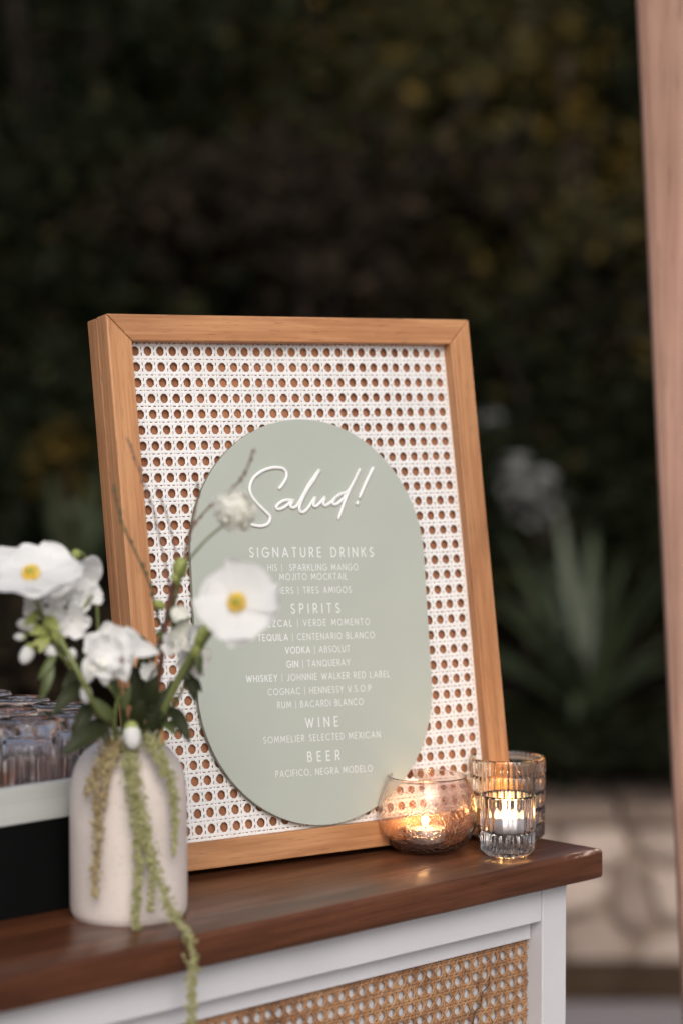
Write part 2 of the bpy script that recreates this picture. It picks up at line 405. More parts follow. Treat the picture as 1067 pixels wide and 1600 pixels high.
while x < 3.4:                                                   # flat cap stones along the top
    wd = random.uniform(0.28, 0.5); mb = MB()
    mb.box(-wd / 2, -0.09, 0, wd / 2, 0.30, 0.05)
    o = mb.build('cap_stone', 'cap_stone', wall, bevel=0.012); o.location = (x + wd / 2, random.uniform(-0.015, 0.01), 0.417); o.rotation_euler = (0, random.uniform(-0.012, 0.012), random.uniform(-0.02, 0.02))
    x += wd + 0.012

# ------------------------------------------------------------------ planting on the bank
def leaf_cloud(name, centers, per, spread, size, mat, parent, seed, elong=2.2, droop=0.2):
    r = np.random.default_rng(seed); n = len(centers) * per
    c = np.repeat(np.array(centers, float), per, 0) + r.normal(0, 1, (n, 3)) * np.array(spread)
    d = r.normal(0, 1, (n, 3)); d[:, 2] = d[:, 2] * 0.6 - droop; d /= np.linalg.norm(d, axis=1)[:, None]
    u = r.normal(0, 1, (n, 3)); sd_ = np.cross(d, u); sd_ /= np.linalg.norm(sd_, axis=1)[:, None] + 1e-9
    nn = np.cross(d, sd_)
    L = size * r.uniform(0.6, 1.35, (n, 1)); W = L / elong
    p0 = c; p1 = c + d * L * 0.5 + sd_ * W * 0.5 + nn * W * 0.15; p2 = c + d * L; p3 = c + d * L * 0.5 - sd_ * W * 0.5 + nn * W * 0.15
    V = np.stack([p0, p1, p2, p3], 1).reshape(-1, 3)
    me = bpy.data.meshes.new(name); me.vertices.add(4 * n); me.vertices.foreach_set('co', V.ravel())
    me.loops.add(4 * n); me.loops.foreach_set('vertex_index', np.arange(4 * n, dtype=np.int32))
    me.polygons.add(n); me.polygons.foreach_set('loop_start', np.arange(0, 4 * n, 4, dtype=np.int32)); me.polygons.foreach_set('loop_total', np.full(n, 4, np.int32))
    me.update(calc_edges=True); me.materials.append(M[mat]); return link(name, me, parent)

def shrub(name, label, cat, px, py, Y, rx, rz, mat, tips, per, leaf, seed, elong=2.2):
    """crown centred where it stands; trunk goes down to the bank"""
    r = random.Random(seed); c = at(px, py, Y); gz = bank_z(c.x, Y) if Y > 6.33 else 0.4
    root = thing(name, label, cat, (c.x, Y, gz - 0.03))
    hc = max(rz * 0.5, c.z - gz); T = []; mb = MB()
    for i in range(tips):
        while True:
            q = Vector((r.uniform(-1, 1), r.uniform(-1, 1), r.uniform(-1, 1)))
            if 0.25 < q.length < 1: break
        t = Vector((q.x * rx, q.y * rx * 0.7, hc + q.z * rz)); t.z = max(0.12, t.z); T.append(t)
        if i % 2 == 0:
            b = Vector((r.uniform(-0.05, 0.05), r.uniform(-0.05, 0.05), 0))
            mb.tube(smooth_path([b, b.lerp(t, 0.45) + Vector((0, 0, 0.12 * hc)), t], 4), [0.035 * rz + 0.012 - 0.0025 * k * rz for k in range(9)], 5)
    mb.build('trunk' if cat == 'tree' else 'stems', 'bark', root)
    leaf_cloud('crown', T, per, (rx * 0.17, rx * 0.17, rz * 0.15), leaf, mat, root, seed, elong)
    return root

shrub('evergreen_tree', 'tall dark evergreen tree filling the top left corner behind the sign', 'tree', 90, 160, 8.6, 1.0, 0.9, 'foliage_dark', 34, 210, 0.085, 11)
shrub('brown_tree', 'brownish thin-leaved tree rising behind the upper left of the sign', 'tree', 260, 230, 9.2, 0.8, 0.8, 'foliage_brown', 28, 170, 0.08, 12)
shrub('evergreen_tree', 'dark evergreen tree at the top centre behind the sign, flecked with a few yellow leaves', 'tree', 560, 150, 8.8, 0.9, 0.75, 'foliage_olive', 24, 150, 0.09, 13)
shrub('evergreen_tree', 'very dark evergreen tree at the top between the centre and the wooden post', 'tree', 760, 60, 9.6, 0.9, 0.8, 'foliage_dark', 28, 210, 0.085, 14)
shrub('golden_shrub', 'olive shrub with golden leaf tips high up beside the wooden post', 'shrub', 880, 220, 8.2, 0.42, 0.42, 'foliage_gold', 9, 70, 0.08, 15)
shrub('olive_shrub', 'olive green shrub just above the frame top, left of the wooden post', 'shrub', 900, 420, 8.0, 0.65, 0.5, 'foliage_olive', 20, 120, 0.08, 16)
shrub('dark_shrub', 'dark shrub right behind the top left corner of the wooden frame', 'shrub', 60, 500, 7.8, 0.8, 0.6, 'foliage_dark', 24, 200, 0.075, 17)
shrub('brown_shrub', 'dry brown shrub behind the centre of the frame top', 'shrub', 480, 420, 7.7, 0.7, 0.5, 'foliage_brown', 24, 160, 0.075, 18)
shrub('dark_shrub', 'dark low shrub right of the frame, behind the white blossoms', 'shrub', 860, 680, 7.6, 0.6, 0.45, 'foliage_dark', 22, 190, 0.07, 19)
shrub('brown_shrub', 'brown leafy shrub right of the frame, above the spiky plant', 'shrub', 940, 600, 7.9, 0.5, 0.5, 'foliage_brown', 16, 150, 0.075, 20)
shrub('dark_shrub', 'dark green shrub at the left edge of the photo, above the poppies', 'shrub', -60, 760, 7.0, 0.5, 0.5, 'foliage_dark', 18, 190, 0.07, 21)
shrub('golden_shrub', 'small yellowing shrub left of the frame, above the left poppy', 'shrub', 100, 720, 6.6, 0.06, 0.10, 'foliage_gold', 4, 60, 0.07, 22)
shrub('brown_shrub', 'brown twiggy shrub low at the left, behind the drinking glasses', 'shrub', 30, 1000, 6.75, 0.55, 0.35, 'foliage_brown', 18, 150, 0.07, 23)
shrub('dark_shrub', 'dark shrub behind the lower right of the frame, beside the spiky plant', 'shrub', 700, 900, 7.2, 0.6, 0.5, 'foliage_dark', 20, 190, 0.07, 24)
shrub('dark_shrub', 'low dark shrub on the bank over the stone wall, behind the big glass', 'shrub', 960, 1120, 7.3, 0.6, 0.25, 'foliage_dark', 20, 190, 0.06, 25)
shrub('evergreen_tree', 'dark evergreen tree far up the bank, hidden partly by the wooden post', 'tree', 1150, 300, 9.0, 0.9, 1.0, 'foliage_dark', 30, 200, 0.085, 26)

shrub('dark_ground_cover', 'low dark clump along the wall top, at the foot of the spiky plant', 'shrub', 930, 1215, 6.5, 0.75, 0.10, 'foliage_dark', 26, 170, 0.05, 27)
ur = np.random.default_rng(44); UC = []
while len(UC) < 420:
    x_, y_ = ur.uniform(-9, 9), 6.75 + 5.5 * ur.random() ** 1.3
    UC.append((x_, y_, bank_z(x_, y_) + ur.uniform(0.03, 0.30)))
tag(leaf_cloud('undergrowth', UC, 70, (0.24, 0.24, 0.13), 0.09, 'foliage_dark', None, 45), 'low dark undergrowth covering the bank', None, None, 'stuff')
def spiky(label, px, py, Y, L, nleaf, seed, mat, w=0.05, spread=1.1):
    r = random.Random(seed); c = at(px, py, Y); root = thing('spiky_plant', label, 'plant', (c.x, Y, c.z))
    for i in range(nleaf):
        az = 2 * PI * i / nleaf * 2.4 + r.uniform(-0.3, 0.3); lean = r.uniform(0.12, spread)
        ln = L * r.uniform(0.75, 1.05); mb = MB(); rows = []
        for k in range(9):
            s = k / 8; a = lean * (0.7 + 0.5 * s)
            p = Vector((math.sin(a) * s * ln, 0, math.cos(a) * s * ln))
            hw = w * (0.6 + 1.6 * s) * (1 - s) ** 0.7 * 1.1 + 0.002
            rows.append([p + Vector((0.25 * hw * math.cos(a), -hw, 0.3 * hw)), p, p + Vector((0.25 * hw * math.cos(a), hw, 0.3 * hw))])
        R = Matrix.Rotation(az, 3, 'Z'); mb.grid([[R @ q for q in row] for row in rows]); mb.build('leaf', mat, root)
    return root
spiky('large spiky agave-like plant with long arching leaves right of the frame, over the stone wall', 912, 1140, 6.5, 0.62, 34, 3, 'agave_green', 0.019, 1.25)
spiky('spiky upright plant left of the frame, behind the left poppy', 115, 960, 6.5, 0.44, 14, 5, 'agave_green', 0.03, 0.6)

def blossom_bush(label, px, py, Y, heads, seed):
    r = random.Random(seed); c = at(px, py, Y); gz = bank_z(c.x, Y); root = thing('flowering_shrub', label, 'shrub', (c.x, Y, gz - 0.03)); mb = MB()
    for (hx, hy, rad) in heads:
        p = at(hx, hy, Y) - root.location
        mb.tube(smooth_path([(0, 0, 0), (p.x * 0.4, 0.04, p.z * 0.6), p], 4), 0.008, 5)
        leaf_cloud('blossom', [p], 34, (rad * 0.45,) * 3, 0.05, 'bloom_white', root, r.randint(0, 999), 1.3)
    mb.build('stems', 'bark', root)
blossom_bush('shrub with blurred white blossoms on the bank, right of the frame', 830, 760, 7.0, [(826, 765, 0.075), (850, 785, 0.06), (805, 745, 0.05)], 4)
blossom_bush('single white bloom on a stalk just behind the right edge of the frame', 757, 670, 7.3, [(757, 668, 0.055)], 6)

# ------------------------------------------------------------------ wooden post on the right
mb = MB(); pb = at(1138, 2700, 2.72)
xt = [(at(993, 0, 2.72), at(1066, 1600, 2.72))]
top, low = xt[0]
dirv = (top - low) / (top.z - low.z)
foot = low - dirv * low.z
post = thing('wooden_post', 'pale pinkish wooden post leaning slightly at the right edge of the photo', 'post', (foot.x, foot.y, 0), (0, 0, -0.15))
H = 3.0; sh = dirv * H
W_ = 0.16
vs = [(0, 0, 0), (W_, 0, 0), (W_, W_, 0), (0, W_, 0)] + [(sh.x + a, b, H) for a, b in ((0, 0), (W_, 0), (W_, W_), (0, W_))]
mb = MB(); mb.add(vs, [(0, 3, 2, 1), (4, 5, 6, 7), (0, 1, 5, 4), (1, 2, 6, 5), (2, 3, 7, 6), (3, 0, 4, 7)]); mb.build('shaft', 'post_wood', post, bevel=0.012)
mb = MB(); mb.box(-0.03, -0.03, 0.001, W_ + 0.03, W_ + 0.03, 0.05); mb.build('foot_plate', 'black_box', post, bevel=0.005)

# ------------------------------------------------------------------ the bar
BYAW = 0.7766
bar = thing('bar_counter', 'bar counter with dark stained wooden top, white frame and woven cane front', 'bar', (0.2601, 2.3789, 0), (0, 0, BYAW))
bar_m = Matrix.Translation((0.2601, 2.3789, 0)) @ Matrix.Rotation(BYAW, 4, 'Z')
def onbar(u, v, z=BT): return bar_m @ Vector((u, v, z))
TH = 0.0305
# countertop: long slab with softened, slightly uneven edges
mb = MB(); nu = 60; rows = []
prof = [(0.006, BT - TH), (0.0015, BT - TH + 0.0015), (0.0, BT - TH + 0.004), (0.0, BT - 0.0045), (0.0008, BT - 0.0022), (0.0022, BT - 0.0007), (0.0048, BT), (0.06, BT), (0.25, BT), (0.476, BT), (0.48, BT - 0.004), (0.48, BT - TH)]
def wob(u, k): return 0.0006 * math.sin(37 * u + k) + 0.0004 * math.sin(91 * u + 2 * k)
us = list(np.linspace(-1.6, -0.012, nu)) + [-0.0035, -0.0016, -0.0005, 0.0]
ins = [0] * nu + [0.0001, 0.0005, 0.0012, 0.0024]
for u, e in zip(us, ins):
    row = []
    for k, (v, z) in enumerate(prof):
        zc = min(max(z, BT - TH + e), BT - e) if e else z
        row.append((u, v + (wob(u, k * 0.3) if k < 6 else 0), zc))
    rows.append(row)
mb.grid(rows)
mb.add([rows[-1][k] for k in range(len(prof))], [tuple(range(len(prof)))]); mb.add([rows[0][k] for k in range(len(prof))], [tuple(reversed(range(len(prof))))])
mb.add([(us[0], .006, BT - TH), (us[-1], .006, BT - TH), (us[-1], .48, BT - TH), (us[0], .48, BT - TH)], [(0, 3, 2, 1)])
mb.build('countertop', 'bar_wood', bar, fix=True)
V0 = 0.020; UR = -0.032; ZT = BT - TH
def bbox(name, mat, x0, y0, z0, x1, y1, z1, bev=0.0012):
    m_ = MB(); m_.box(x0, y0, z0, x1, y1, z1); return m_.build(name, mat, bar, bevel=bev)
for u in (UR, -0.93):
    bbox('stile', 'white_paint', u - 0.036, V0, 0.0, u, V0 + 0.04, ZT)
    if u == UR: bbox('rail', 'white_paint', -0.93, V0 + 0.0008, BT - 0.066, UR - 0.0365, V0 + 0.019, ZT)
bbox('rail', 'white_paint', -0.93, V0 + 0.0008, 0.66, UR - 0.0365, V0 + 0.019, 0.71)
bbox('rail', 'white_paint', -0.93, V0 + 0.0008, 0.0, UR - 0.0365, V0 + 0.019, 0.09)
bbox('rail', 'white_paint', -1.56, V0 + 0.0008, BT - 0.066, -0.9665, V0 + 0.019, ZT)
bbox('batten', 'white_paint', -0.929, V0 + 0.0145, BT - 0.0855, UR - 0.037, V0 + 0.034, ZT - 0.001)
bbox('backing_panel', 'white_paint', -0.929, V0 + 0.0225, 0.67, UR - 0.0368, V0 + 0.031, BT - 0.087)
bbox('lower_panel', 'white_paint', -0.929, V0 + 0.018, 0.06, UR - 0.0368, V0 + 0.03, 0.68)
bbox('lower_panel', 'white_paint', -1.56, V0 + 0.018, 0.0, -0.967, V0 + 0.03, ZT - 0.03)
bbox('side_panel', 'white_paint', UR - 0.022, V0 + 0.041, 0.0, UR - 0.003, 0.45, ZT)
bbox('side_panel', 'white_paint', -1.57, V0 + 0.041, 0.0, -1.55, 0.45, ZT)
bbox('back_panel', 'white_paint', -1.549, 0.43, 0.0, UR - 0.0225, 0.449, ZT - 0.0005)

def cane(name, mat, parent, x0, x1, z0, z1, px_, pz_, y, hx, hz, t=0.0008, wv=0.17, a=0.115, wd=0.15, wav=0.0004, sway=0.0, seg=2, yfun=None, lv=1.0):
    """woven cane: pairs of upright and level strands, single slanting strands both ways; holes centred at (hx,hz)+k*pitch"""
    mb = MB(); r = random.Random(5)
    yf = yfun or (lambda X, Z: 0.0)
    def ribbon(p0, p1, w, lvl, ph, n, wm=1.0):
        dx, dz = p1[0] - p0[0], p1[1] - p0[1]; L = math.hypot(dx, dz); nx, nz = -dz / L, dx / L
        vs = []; k0 = r.uniform(0.92, 1.08); s1, s2 = r.uniform(0, 6), r.uniform(5, 12)
        for i in range(n + 1):
            f = i / n; X, Z = p0[0] + dx * f, p0[1] + dz * f
            o = sway * math.sin(s1 + s2 * L * f * 4)
            X += nx * o; Z += nz * o
            yy = y + lvl + wav * wm * math.sin(ph + f * n * PI + 0.8) + yf(X, Z)
            for q, dy in ((-0.5, 0.0), (-0.28, -t), (0.28, -t), (0.5, 0.0)):
                vs.append((X + nx * q * w * k0, yy + dy, Z + nz * q * w * k0))
        fs = [(i * 4 + j, (i + 1) * 4 + j, (i + 1) * 4 + j + 1, i * 4 + j + 1) for i in range(n) for j in range(3)]
        mb.add(vs, fs, 0, True)
    k0 = math.floor((x0 - hx) / px_) - 1; k1 = math.ceil((x1 - hx) / px_) + 1
    for k in range(k0, k1 + 1):
        for s_ in (-1, 1):
            X = hx + (k + 0.5 + s_ * a) * px_
            if x0 < X < x1: ribbon((X, z0), (X, z1), wv * px_, 0.0, (k + s_) * PI / 2, int((z1 - z0) / pz_ * seg))
    j0 = math.floor((z0 - hz) / pz_) - 1; j1 = math.ceil((z1 - hz) / pz_) + 1
    for k in range(j0, j1 + 1):
        for s_ in (-1, 1):
            Z = hz + (k + 0.5 + s_ * a) * pz_
            if z0 < Z < z1: ribbon((x0, Z), (x1, Z), wv * pz_, -0.0004 * lv, (k + s_) * PI / 2 + 1.5, int((x1 - x0) / px_ * seg))
    # slanting strands: (X-hx)/px + s*(Z-hz)/pz = k + 0.5
    for s_, lvl in ((1, -0.00045 * lv), (-1, -0.00055 * lv)):
        cs = [(x - hx) / px_ + s_ * (zz - hz) / pz_ for x in (x0, x1) for zz in (z0, z1)]
        for k in range(math.floor(min(cs)), math.ceil(max(cs)) + 1):
            cst = k + 0.5; pts = []
            za = hz + s_ * (cst - (x0 - hx) / px_) * pz_; zb = hz + s_ * (cst - (x1 - hx) / px_) * pz_
            f0, f1 = 0.0, 1.0
            dz = zb - za
            lo, hi = sorted(((z0 - za) / dz, (z1 - za) / dz)); f0 = max(0, lo); f1 = min(1, hi)
            if f1 - f0 < 0.004: continue
            p0 = (x0 + (x1 - x0) * f0, za + dz * f0); p1 = (x0 + (x1 - x0) * f1, za + dz * f1)
            n = max(2, int(math.hypot(p1[0] - p0[0], p1[1] - p0[1]) / math.hypot(px_, pz_) * seg * 1.0))
            ribbon(p0, p1, wd * px_, lvl, (0 if s_ > 0 else PI) + k * PI, n, 2.2)
    return tag(mb.build(name, mat, parent), kind='stuff')
cane('cane_webbing', 'natural_cane', bar, -0.93 + 0.002, UR - 0.0372, 0.70, BT - 0.0865, 0.0130, 0.0142, V0 + 0.0195, UR - 0.037 - 0.010, BT - 0.097, t=0.0008, wv=0.145, a=0.105, wd=0.13, wav=0.0006, sway=0.0003, lv=0.6)
mb = MB(); cpts = [(-0.128, V0 + 0.0155, 0.957), (-0.131, V0 + 0.0150, 0.948), (-0.139, V0 + 0.0150, 0.943), (-0.142, V0 + 0.0152, 0.931), (-0.150, V0 + 0.0150, 0.926), (-0.153, V0 + 0.0152, 0.915), (-0.163, V0 + 0.0155, 0.907), (-0.168, V0 + 0.0158, 0.895)]
mb.tube(smooth_path(cpts, 5), 0.00055, 5); mb.build('broken_strand', 'cane_dark', bar)

# ------------------------------------------------------------------ the menu sign
YAW, LEAN = 0.58767, 0.15861
SW, SH, BD = 0.4257, 0.5294, 0.0258
sign = thing('menu_sign', 'wooden framed drinks menu with sage green oval board on white woven cane, leaning back', 'sign', (-0.17577, 2.21406, CAMZ - 0.4599), (-LEAN, 0, YAW))
def rails(name, y0, y1, inset, bd, bev, order=('left', 'right', 'top', 'bottom')):
    x0, x1, z0, z1 = inset, SW - inset, inset, SH - inset; g = 0.00022
    Q = {'left': [(x0, z0 + g), (x0, z1 - g), (x0 + bd, z1 - bd - g), (x0 + bd, z0 + bd + g)],
         'right': [(x1, z0 + g), (x1 - bd, z0 + bd + g), (x1 - bd, z1 - bd - g), (x1, z1 - g)],
         'top': [(x0 + g, z1), (x1 - g, z1), (x1 - bd - g, z1 - bd), (x0 + bd + g, z1 - bd)],
         'bottom': [(x0 + g, z0), (x0 + bd + g, z0 + bd), (x1 - bd - g, z0 + bd), (x1 - g, z0)]}
    for k in order:
        q = Q[k]; m_ = MB(); m_.add([(x, y0, z) for x, z in q] + [(x, y1, z) for x, z in q], [(0, 1, 2, 3), (7, 6, 5, 4)] + [(i, i + 4, (i + 1) % 4 + 4, (i + 1) % 4) for i in range(4)])
        m_.build(name, 'frame_wood_z' if k in ('left', 'right') else 'frame_wood_x', sign, bevel=bev, fix=True)
rails('frame_rail', 0.0, 0.0194, 0.0, BD, 0.0013)
rails('back_frame_rail', 0.0212, 0.040, 0.0004, BD, 0.0014)
mb = MB(); mb.box(BD + 0.0005, 0.0162, BD + 0.0005, SW - BD - 0.0005, 0.0192, SH - BD - 0.0005); mb.box(0.0025, 0.0197, 0.0025, SW - 0.0025, 0.0209, SH - 0.0025); mb.build('backing_panel', 'back_wood', sign)
def warp(X, Z): return 0.0007 * math.sin(21 * X + 9 * Z) + 0.0005 * math.sin(13 * Z - 30 * X + 1)
cane('cane_webbing', 'white_cane', sign, BD - 0.004, SW - BD + 0.004, BD - 0.004, SH - BD + 0.004, 0.0137, 0.0153, 0.0128, 0.0345, 0.4650, t=0.00022, wv=0.174, a=0.117, wd=0.125, wav=0.0001, sway=0.00010, yfun=warp, lv=0.5)
mb = MB(); mb.tube([(SW / 2, 0.05, 0.46), (SW / 2, 0.13, 0.03)], 0.006, 8); mb.build('easel_leg', 'frame_wood_z', sign)
# oval board
BC = (0.2068, 0.2272); BR, BHH = 0.1362, 0.2000; TILT = math.radians(2.15)
board = MB(); ol = []
for i in range(97):
    a = PI * i / 96; ol.append((BR * math.cos(a), (BHH - BR) + BR * math.sin(a)))
for i in range(97):
    a = PI + PI * i / 96; ol.append((BR * math.cos(a), -(BHH - BR) + BR * math.sin(a)))
n = len(ol); TB = 0.0042
front = [(x * 0.997, -0.0002, z * 0.998) for x, z in ol]
board.add(front + [(x, 0.0003, z) for x, z in ol] + [(x, TB, z) for x, z in ol],
          [tuple(range(n))] + [(i + n, (i + 1) % n + n, (i + 1) % n, i) for i in range(n)] + [(i + 2 * n, (i + 1) % n + 2 * n, (i + 1) % n + n, i + n) for i in range(n)] + [tuple(reversed(range(2 * n, 3 * n)))])
board.mi = [0] + [0] * n + [1] * n + [1]
bo = board.build('menu_board', ['sage_board', 'board_edge'], sign, fix=True)
bo.location = (BC[0], 0.0048, BC[1]); bo.rotation_euler = (0, TILT, 0)
BY = 0.0048 - 0.0002
def toboard(x, z):
    dx, dz = x - BC[0], z - BC[1]
    return dx * math.cos(TILT) - dz * math.sin(TILT), dx * math.sin(TILT) + dz * math.cos(TILT)

# raised script word
SC = {'S': [(.1785, .3592), (.1827, .363), (.1871, .3688), (.1877, .3747), (.1843, .3783), (.1783, .3794), (.1714, .3793), (.1612, .3768), (.1516, .3715), (.1462, .3652), (.1443, .3588), (.1463, .3516), (.152, .3443), (.1595, .337), (.1646, .3317), (.1635, .3265), (.1589, .3232), (.1513, .3224), (.1432, .3242)],
      'rest': [(.1930, .3464), (.1841, .3469), (.177, .3443), (.1728, .3405), (.1749, .3383), (.1819, .3400), (.1893, .3446), (.1928, .3462), (.1895, .342), (.1908, .3394), (.1966, .3411), (.2046, .3507), (.2135, .3623), (.2271, .3762), (.2203, .3674), (.2097, .3558), (.2016, .3442), (.1994, .3378), (.2018, .3344), (.2078, .3369), (.2146, .3440), (.2191, .3488), (.2163, .3425), (.2182, .3398), (.224, .3429), (.2305, .3485), (.2278, .3429), (.2304, .3404), (.2374, .3436), (.2430, .3478), (.2490, .3510), (.2545, .3512), (.2536, .3480), (.2493, .3446), (.2425, .3411), (.2390, .3425), (.2424, .347), (.2499, .3512), (.2579, .3535), (.2652, .3614), (.2756, .3761), (.2671, .3637), (.2559, .348), (.2446, .3272)],
      'bang': [(.2909, .3765), (.2814, .3627), (.2718, .3478)], 'dot': [(.2689, .3421), (.2680, .3413)]}
def script(name, pts, rad, n=6):
    P = smooth_path([toboard(*p) for p in pts], n); m_ = MB()
    m_.tube([(x, -0.0013, z) for x, z in P], rad, 10, flat=((0, 1, 0), 0.75)); 
    for e in (P[0], P[-1]): m_.ball((e[0], -0.0013, e[1]), rad * 0.99, 10, 8, sc=(1, 0.75, 1))
    return m_.build(name, 'white_letter', bo)
script('script_letter', SC['S'], 0.00170)
script('script_letters', SC['rest'], 0.00166)
script('exclamation_stroke', SC['bang'], 0.00175)
script('exclamation_dot', SC['dot'], 0.0019, 2)

# printed lines: a plain geometric capital alphabet drawn from strokes
def arc(cx, cy, rx, ry, a0, a1, n=12): return [(cx + rx * math.cos(math.radians(a0 + (a1 - a0) * i / n)), cy + ry * math.sin(math.radians(a0 + (a1 - a0) * i / n))) for i in range(n + 1)]
GL = {
 'A': (.82, [[(0, 0), (.41, 1), (.82, 0)], [(.13, .3), (.69, .3)]]),
 'B': (.56, [[(0, 0), (0, 1), (.26, 1)] + arc(.26, .77, .23, .23, 90, -90, 8) + [(0, .54)], [(.26, .54)] + arc(.28, .27, .28, .27, 90, -90, 8) + [(0, 0)]]),
 'C': (.84, [arc(.5, .5, .5, .5, 48, 312, 18)]),
 'D': (.74, [[(0, 0), (0, 1), (.24, 1)] + arc(.24, .5, .5, .5, 90, -90, 14) + [(0, 0)]]),
 'E': (.50, [[(.5, 1), (0, 1), (0, 0), (.5, 0)], [(0, .5), (.44, .5)]]),
 'F': (.48, [[(.48, 1), (0, 1), (0, 0)], [(0, .5), (.42, .5)]]),
 'G': (.94, [arc(.5, .5, .5, .5, 48, 350, 20) + [(.98, .46), (.58, .46)]]),
 'H': (.70, [[(0, 0), (0, 1)], [(.7, 0), (.7, 1)], [(0, .5), (.7, .5)]]),
 'I': (.0, [[(0, 0), (0, 1)]]),
 'J': (.42, [[(.42, 1), (.42, .24)] + arc(.2, .22, .22, .22, 0, -140, 8)]),
 'K': (.62, [[(0, 0), (0, 1)], [(.58, 1), (.03, .45)], [(.22, .62), (.62, 0)]]),
 'L': (.46, [[(0, 1), (0, 0), (.46, 0)]]),
 'M': (.94, [[(0, 0), (.1, 1), (.47, .22), (.84, 1), (.94, 0)]]),
 'N': (.74, [[(0, 0), (0, 1), (.74, 0), (.74, 1)]]),
 'O': (1.0, [arc(.5, .5, .5, .5, 90, 450, 24)]),
 'P': (.52, [[(0, 0), (0, 1), (.26, 1)] + arc(.26, .73, .26, .27, 90, -90, 8) + [(0, .46)]]),
 'Q': (1.0, [arc(.5, .5, .5, .5, 90, 450, 24), [(.6, .25), (1.0, -.08)]]),
 'R': (.56, [[(0, 0), (0, 1), (.26, 1)] + arc(.26, .73, .26, .27, 90, -90, 8) + [(0, .46)], [(.24, .46), (.56, 0)]]),
 'S': (.50, [arc(.25, .745, .235, .255, 40, 200, 8) + [(.1, .57), (.38, .43)] + arc(.25, .265, .25, .265, 20, -150, 8)]),
 'T': (.60, [[(0, 1), (.6, 1)], [(.3, 1), (.3, 0)]]),
 'U': (.68, [[(0, 1), (0, .34)] + arc(.34, .34, .34, .34, 180, 360, 10) + [(.68, 1)]]),
 'V': (.78, [[(0, 1), (.39, 0), (.78, 1)]]),
 'W': (1.16, [[(0, 1), (.3, 0), (.58, .92), (.86, 0), (1.16, 1)]]),
 'X': (.66, [[(0, 0), (.66, 1)], [(0, 1), (.66, 0)]]),
 'Y': (.68, [[(0, 1), (.34, .46), (.68, 1)], [(.34, .46), (.34, 0)]]),
 'Z': (.60, [[(0, 1), (.6, 1), (0, 0), (.6, 0)]]),
 '|': (.0, [[(0, -.18), (0, 1.12)]]), ',': (.08, [[(.06, .05), (0, -.16)]]), '.': (.02, [[(0, .0), (.02, .04)]]), ' ': (.26, [])}
def text_line(name, txt, zc, width, cap, wt, bold=0, xc=0.0015, sq=0.84):
    """zc height of the line's middle on the board; tracking is set so that the line is as wide as printed"""
    nat = sum(GL[c][0] for c in txt) * cap * sq
    tr = (width - nat) / (len(txt) - 1); m_ = MB(); x = xc - width / 2
    for i, c in enumerate(txt):
        gw, st = GL[c]
        rr = wt * (1.4 if i < bold else 1.0) * (0.75 if c == '|' else 1)
        for s_ in st:
            P = [Vector((x + a * cap * sq, 0, zc + (b - 0.5) * cap)) for a, b in s_]; cur = [P[0]]; runs = [cur]
            for k in range(1, len(P)):                           # sharp corners start a new stroke
                cur.append(P[k])
                if k < len(P) - 1 and (P[k] - P[k - 1]).angle(P[k + 1] - P[k], 0) > 0.7: cur = [P[k]]; runs.append(cur)
            for q, run in enumerate(runs):
                a_, b_ = (run[0] - run[1]).normalized() * rr * 0.7, (run[-1] - run[-2]).normalized() * rr * 0.7
                run = [run[0] + a_] + run[1:-1] + [run[-1] + b_]; off = Vector((0, -0.00028 - 0.00003 * q, 0))
                rows = []
                for k, p in enumerate(run):
                    t0 = (run[k] - run[k - 1]).normalized() if k else (run[1] - run[0]).normalized()
                    t1 = (run[k + 1] - run[k]).normalized() if k < len(run) - 1 else t0
                    tt = (t0 + t1).normalized(); nn = Vector((tt.z, 0, -tt.x)) * (rr / max(0.6, tt.dot(t0)))
                    rows.append([p + off + nn, p + off - nn])
                m_.grid(rows, smooth=False)
        x += gw * cap * sq + tr
    return m_.build(name, 'print_white', bo)
HC, TC = 0.0090, 0.0060; HWt, TWt = 0.00063, 0.00037
def zb(x, z): return toboard(x, z)[1]
text_line('heading', 'SIGNATURE DRINKS', zb(.211, .2946), .144, HC, HWt)
text_line('printed_line', 'HIS |  SPARKLING MANGO', zb(.2104, .2797), .105, TC, TWt)
text_line('printed_line', 'MOJITO MOCKTAIL', zb(.2103, .2705), .0787, TC, TWt)
text_line('printed_line', 'HERS | TRES AMIGOS', zb(.2097, .2572), .0861, TC, TWt)
text_line('heading', 'SPIRITS', zb(.2091, .2391), .0561, HC, HWt)
text_line('printed_line', 'MEZCAL | VERDE MOMENTO', zb(.2032, .2253), .1256, TC, TWt, 6)
text_line('printed_line', 'TEQUILA | CENTENARIO BLANCO', zb(.2079, .2115), .1354, TC, TWt, 7)
text_line('printed_line', 'VODKA | ABSOLUT', zb(.2077, .1986), .0748, TC, TWt, 5)
text_line('printed_line', 'GIN | TANQUERAY', zb(.207, .1851), .0732, TC, TWt, 3)
text_line('printed_line', 'WHISKEY | JOHNNIE WALKER RED LABEL', zb(.2059, .1722), .1665, TC, TWt, 7)
text_line('printed_line', 'COGNAC | HENNESSY V.S.O.P', zb(.2056, .1588), .1195, TC, TWt)
text_line('printed_line', 'RUM | BACARDI BLANCO', zb(.2051, .1458), .0992, TC, TWt)
text_line('heading', 'WINE', zb(.2045, .1275), .0373, HC, HWt)
text_line('printed_line', 'SOMMELIER SELECTED MEXICAN', zb(.2036, .1127), .1349, TC, TWt)
text_line('heading', 'BEER', zb(.203, .0944), .0365, HC, HWt)
text_line('printed_line', 'PACIFICO, NEGRA MODELO', zb(.2025, .0796), .1117, TC, TWt)

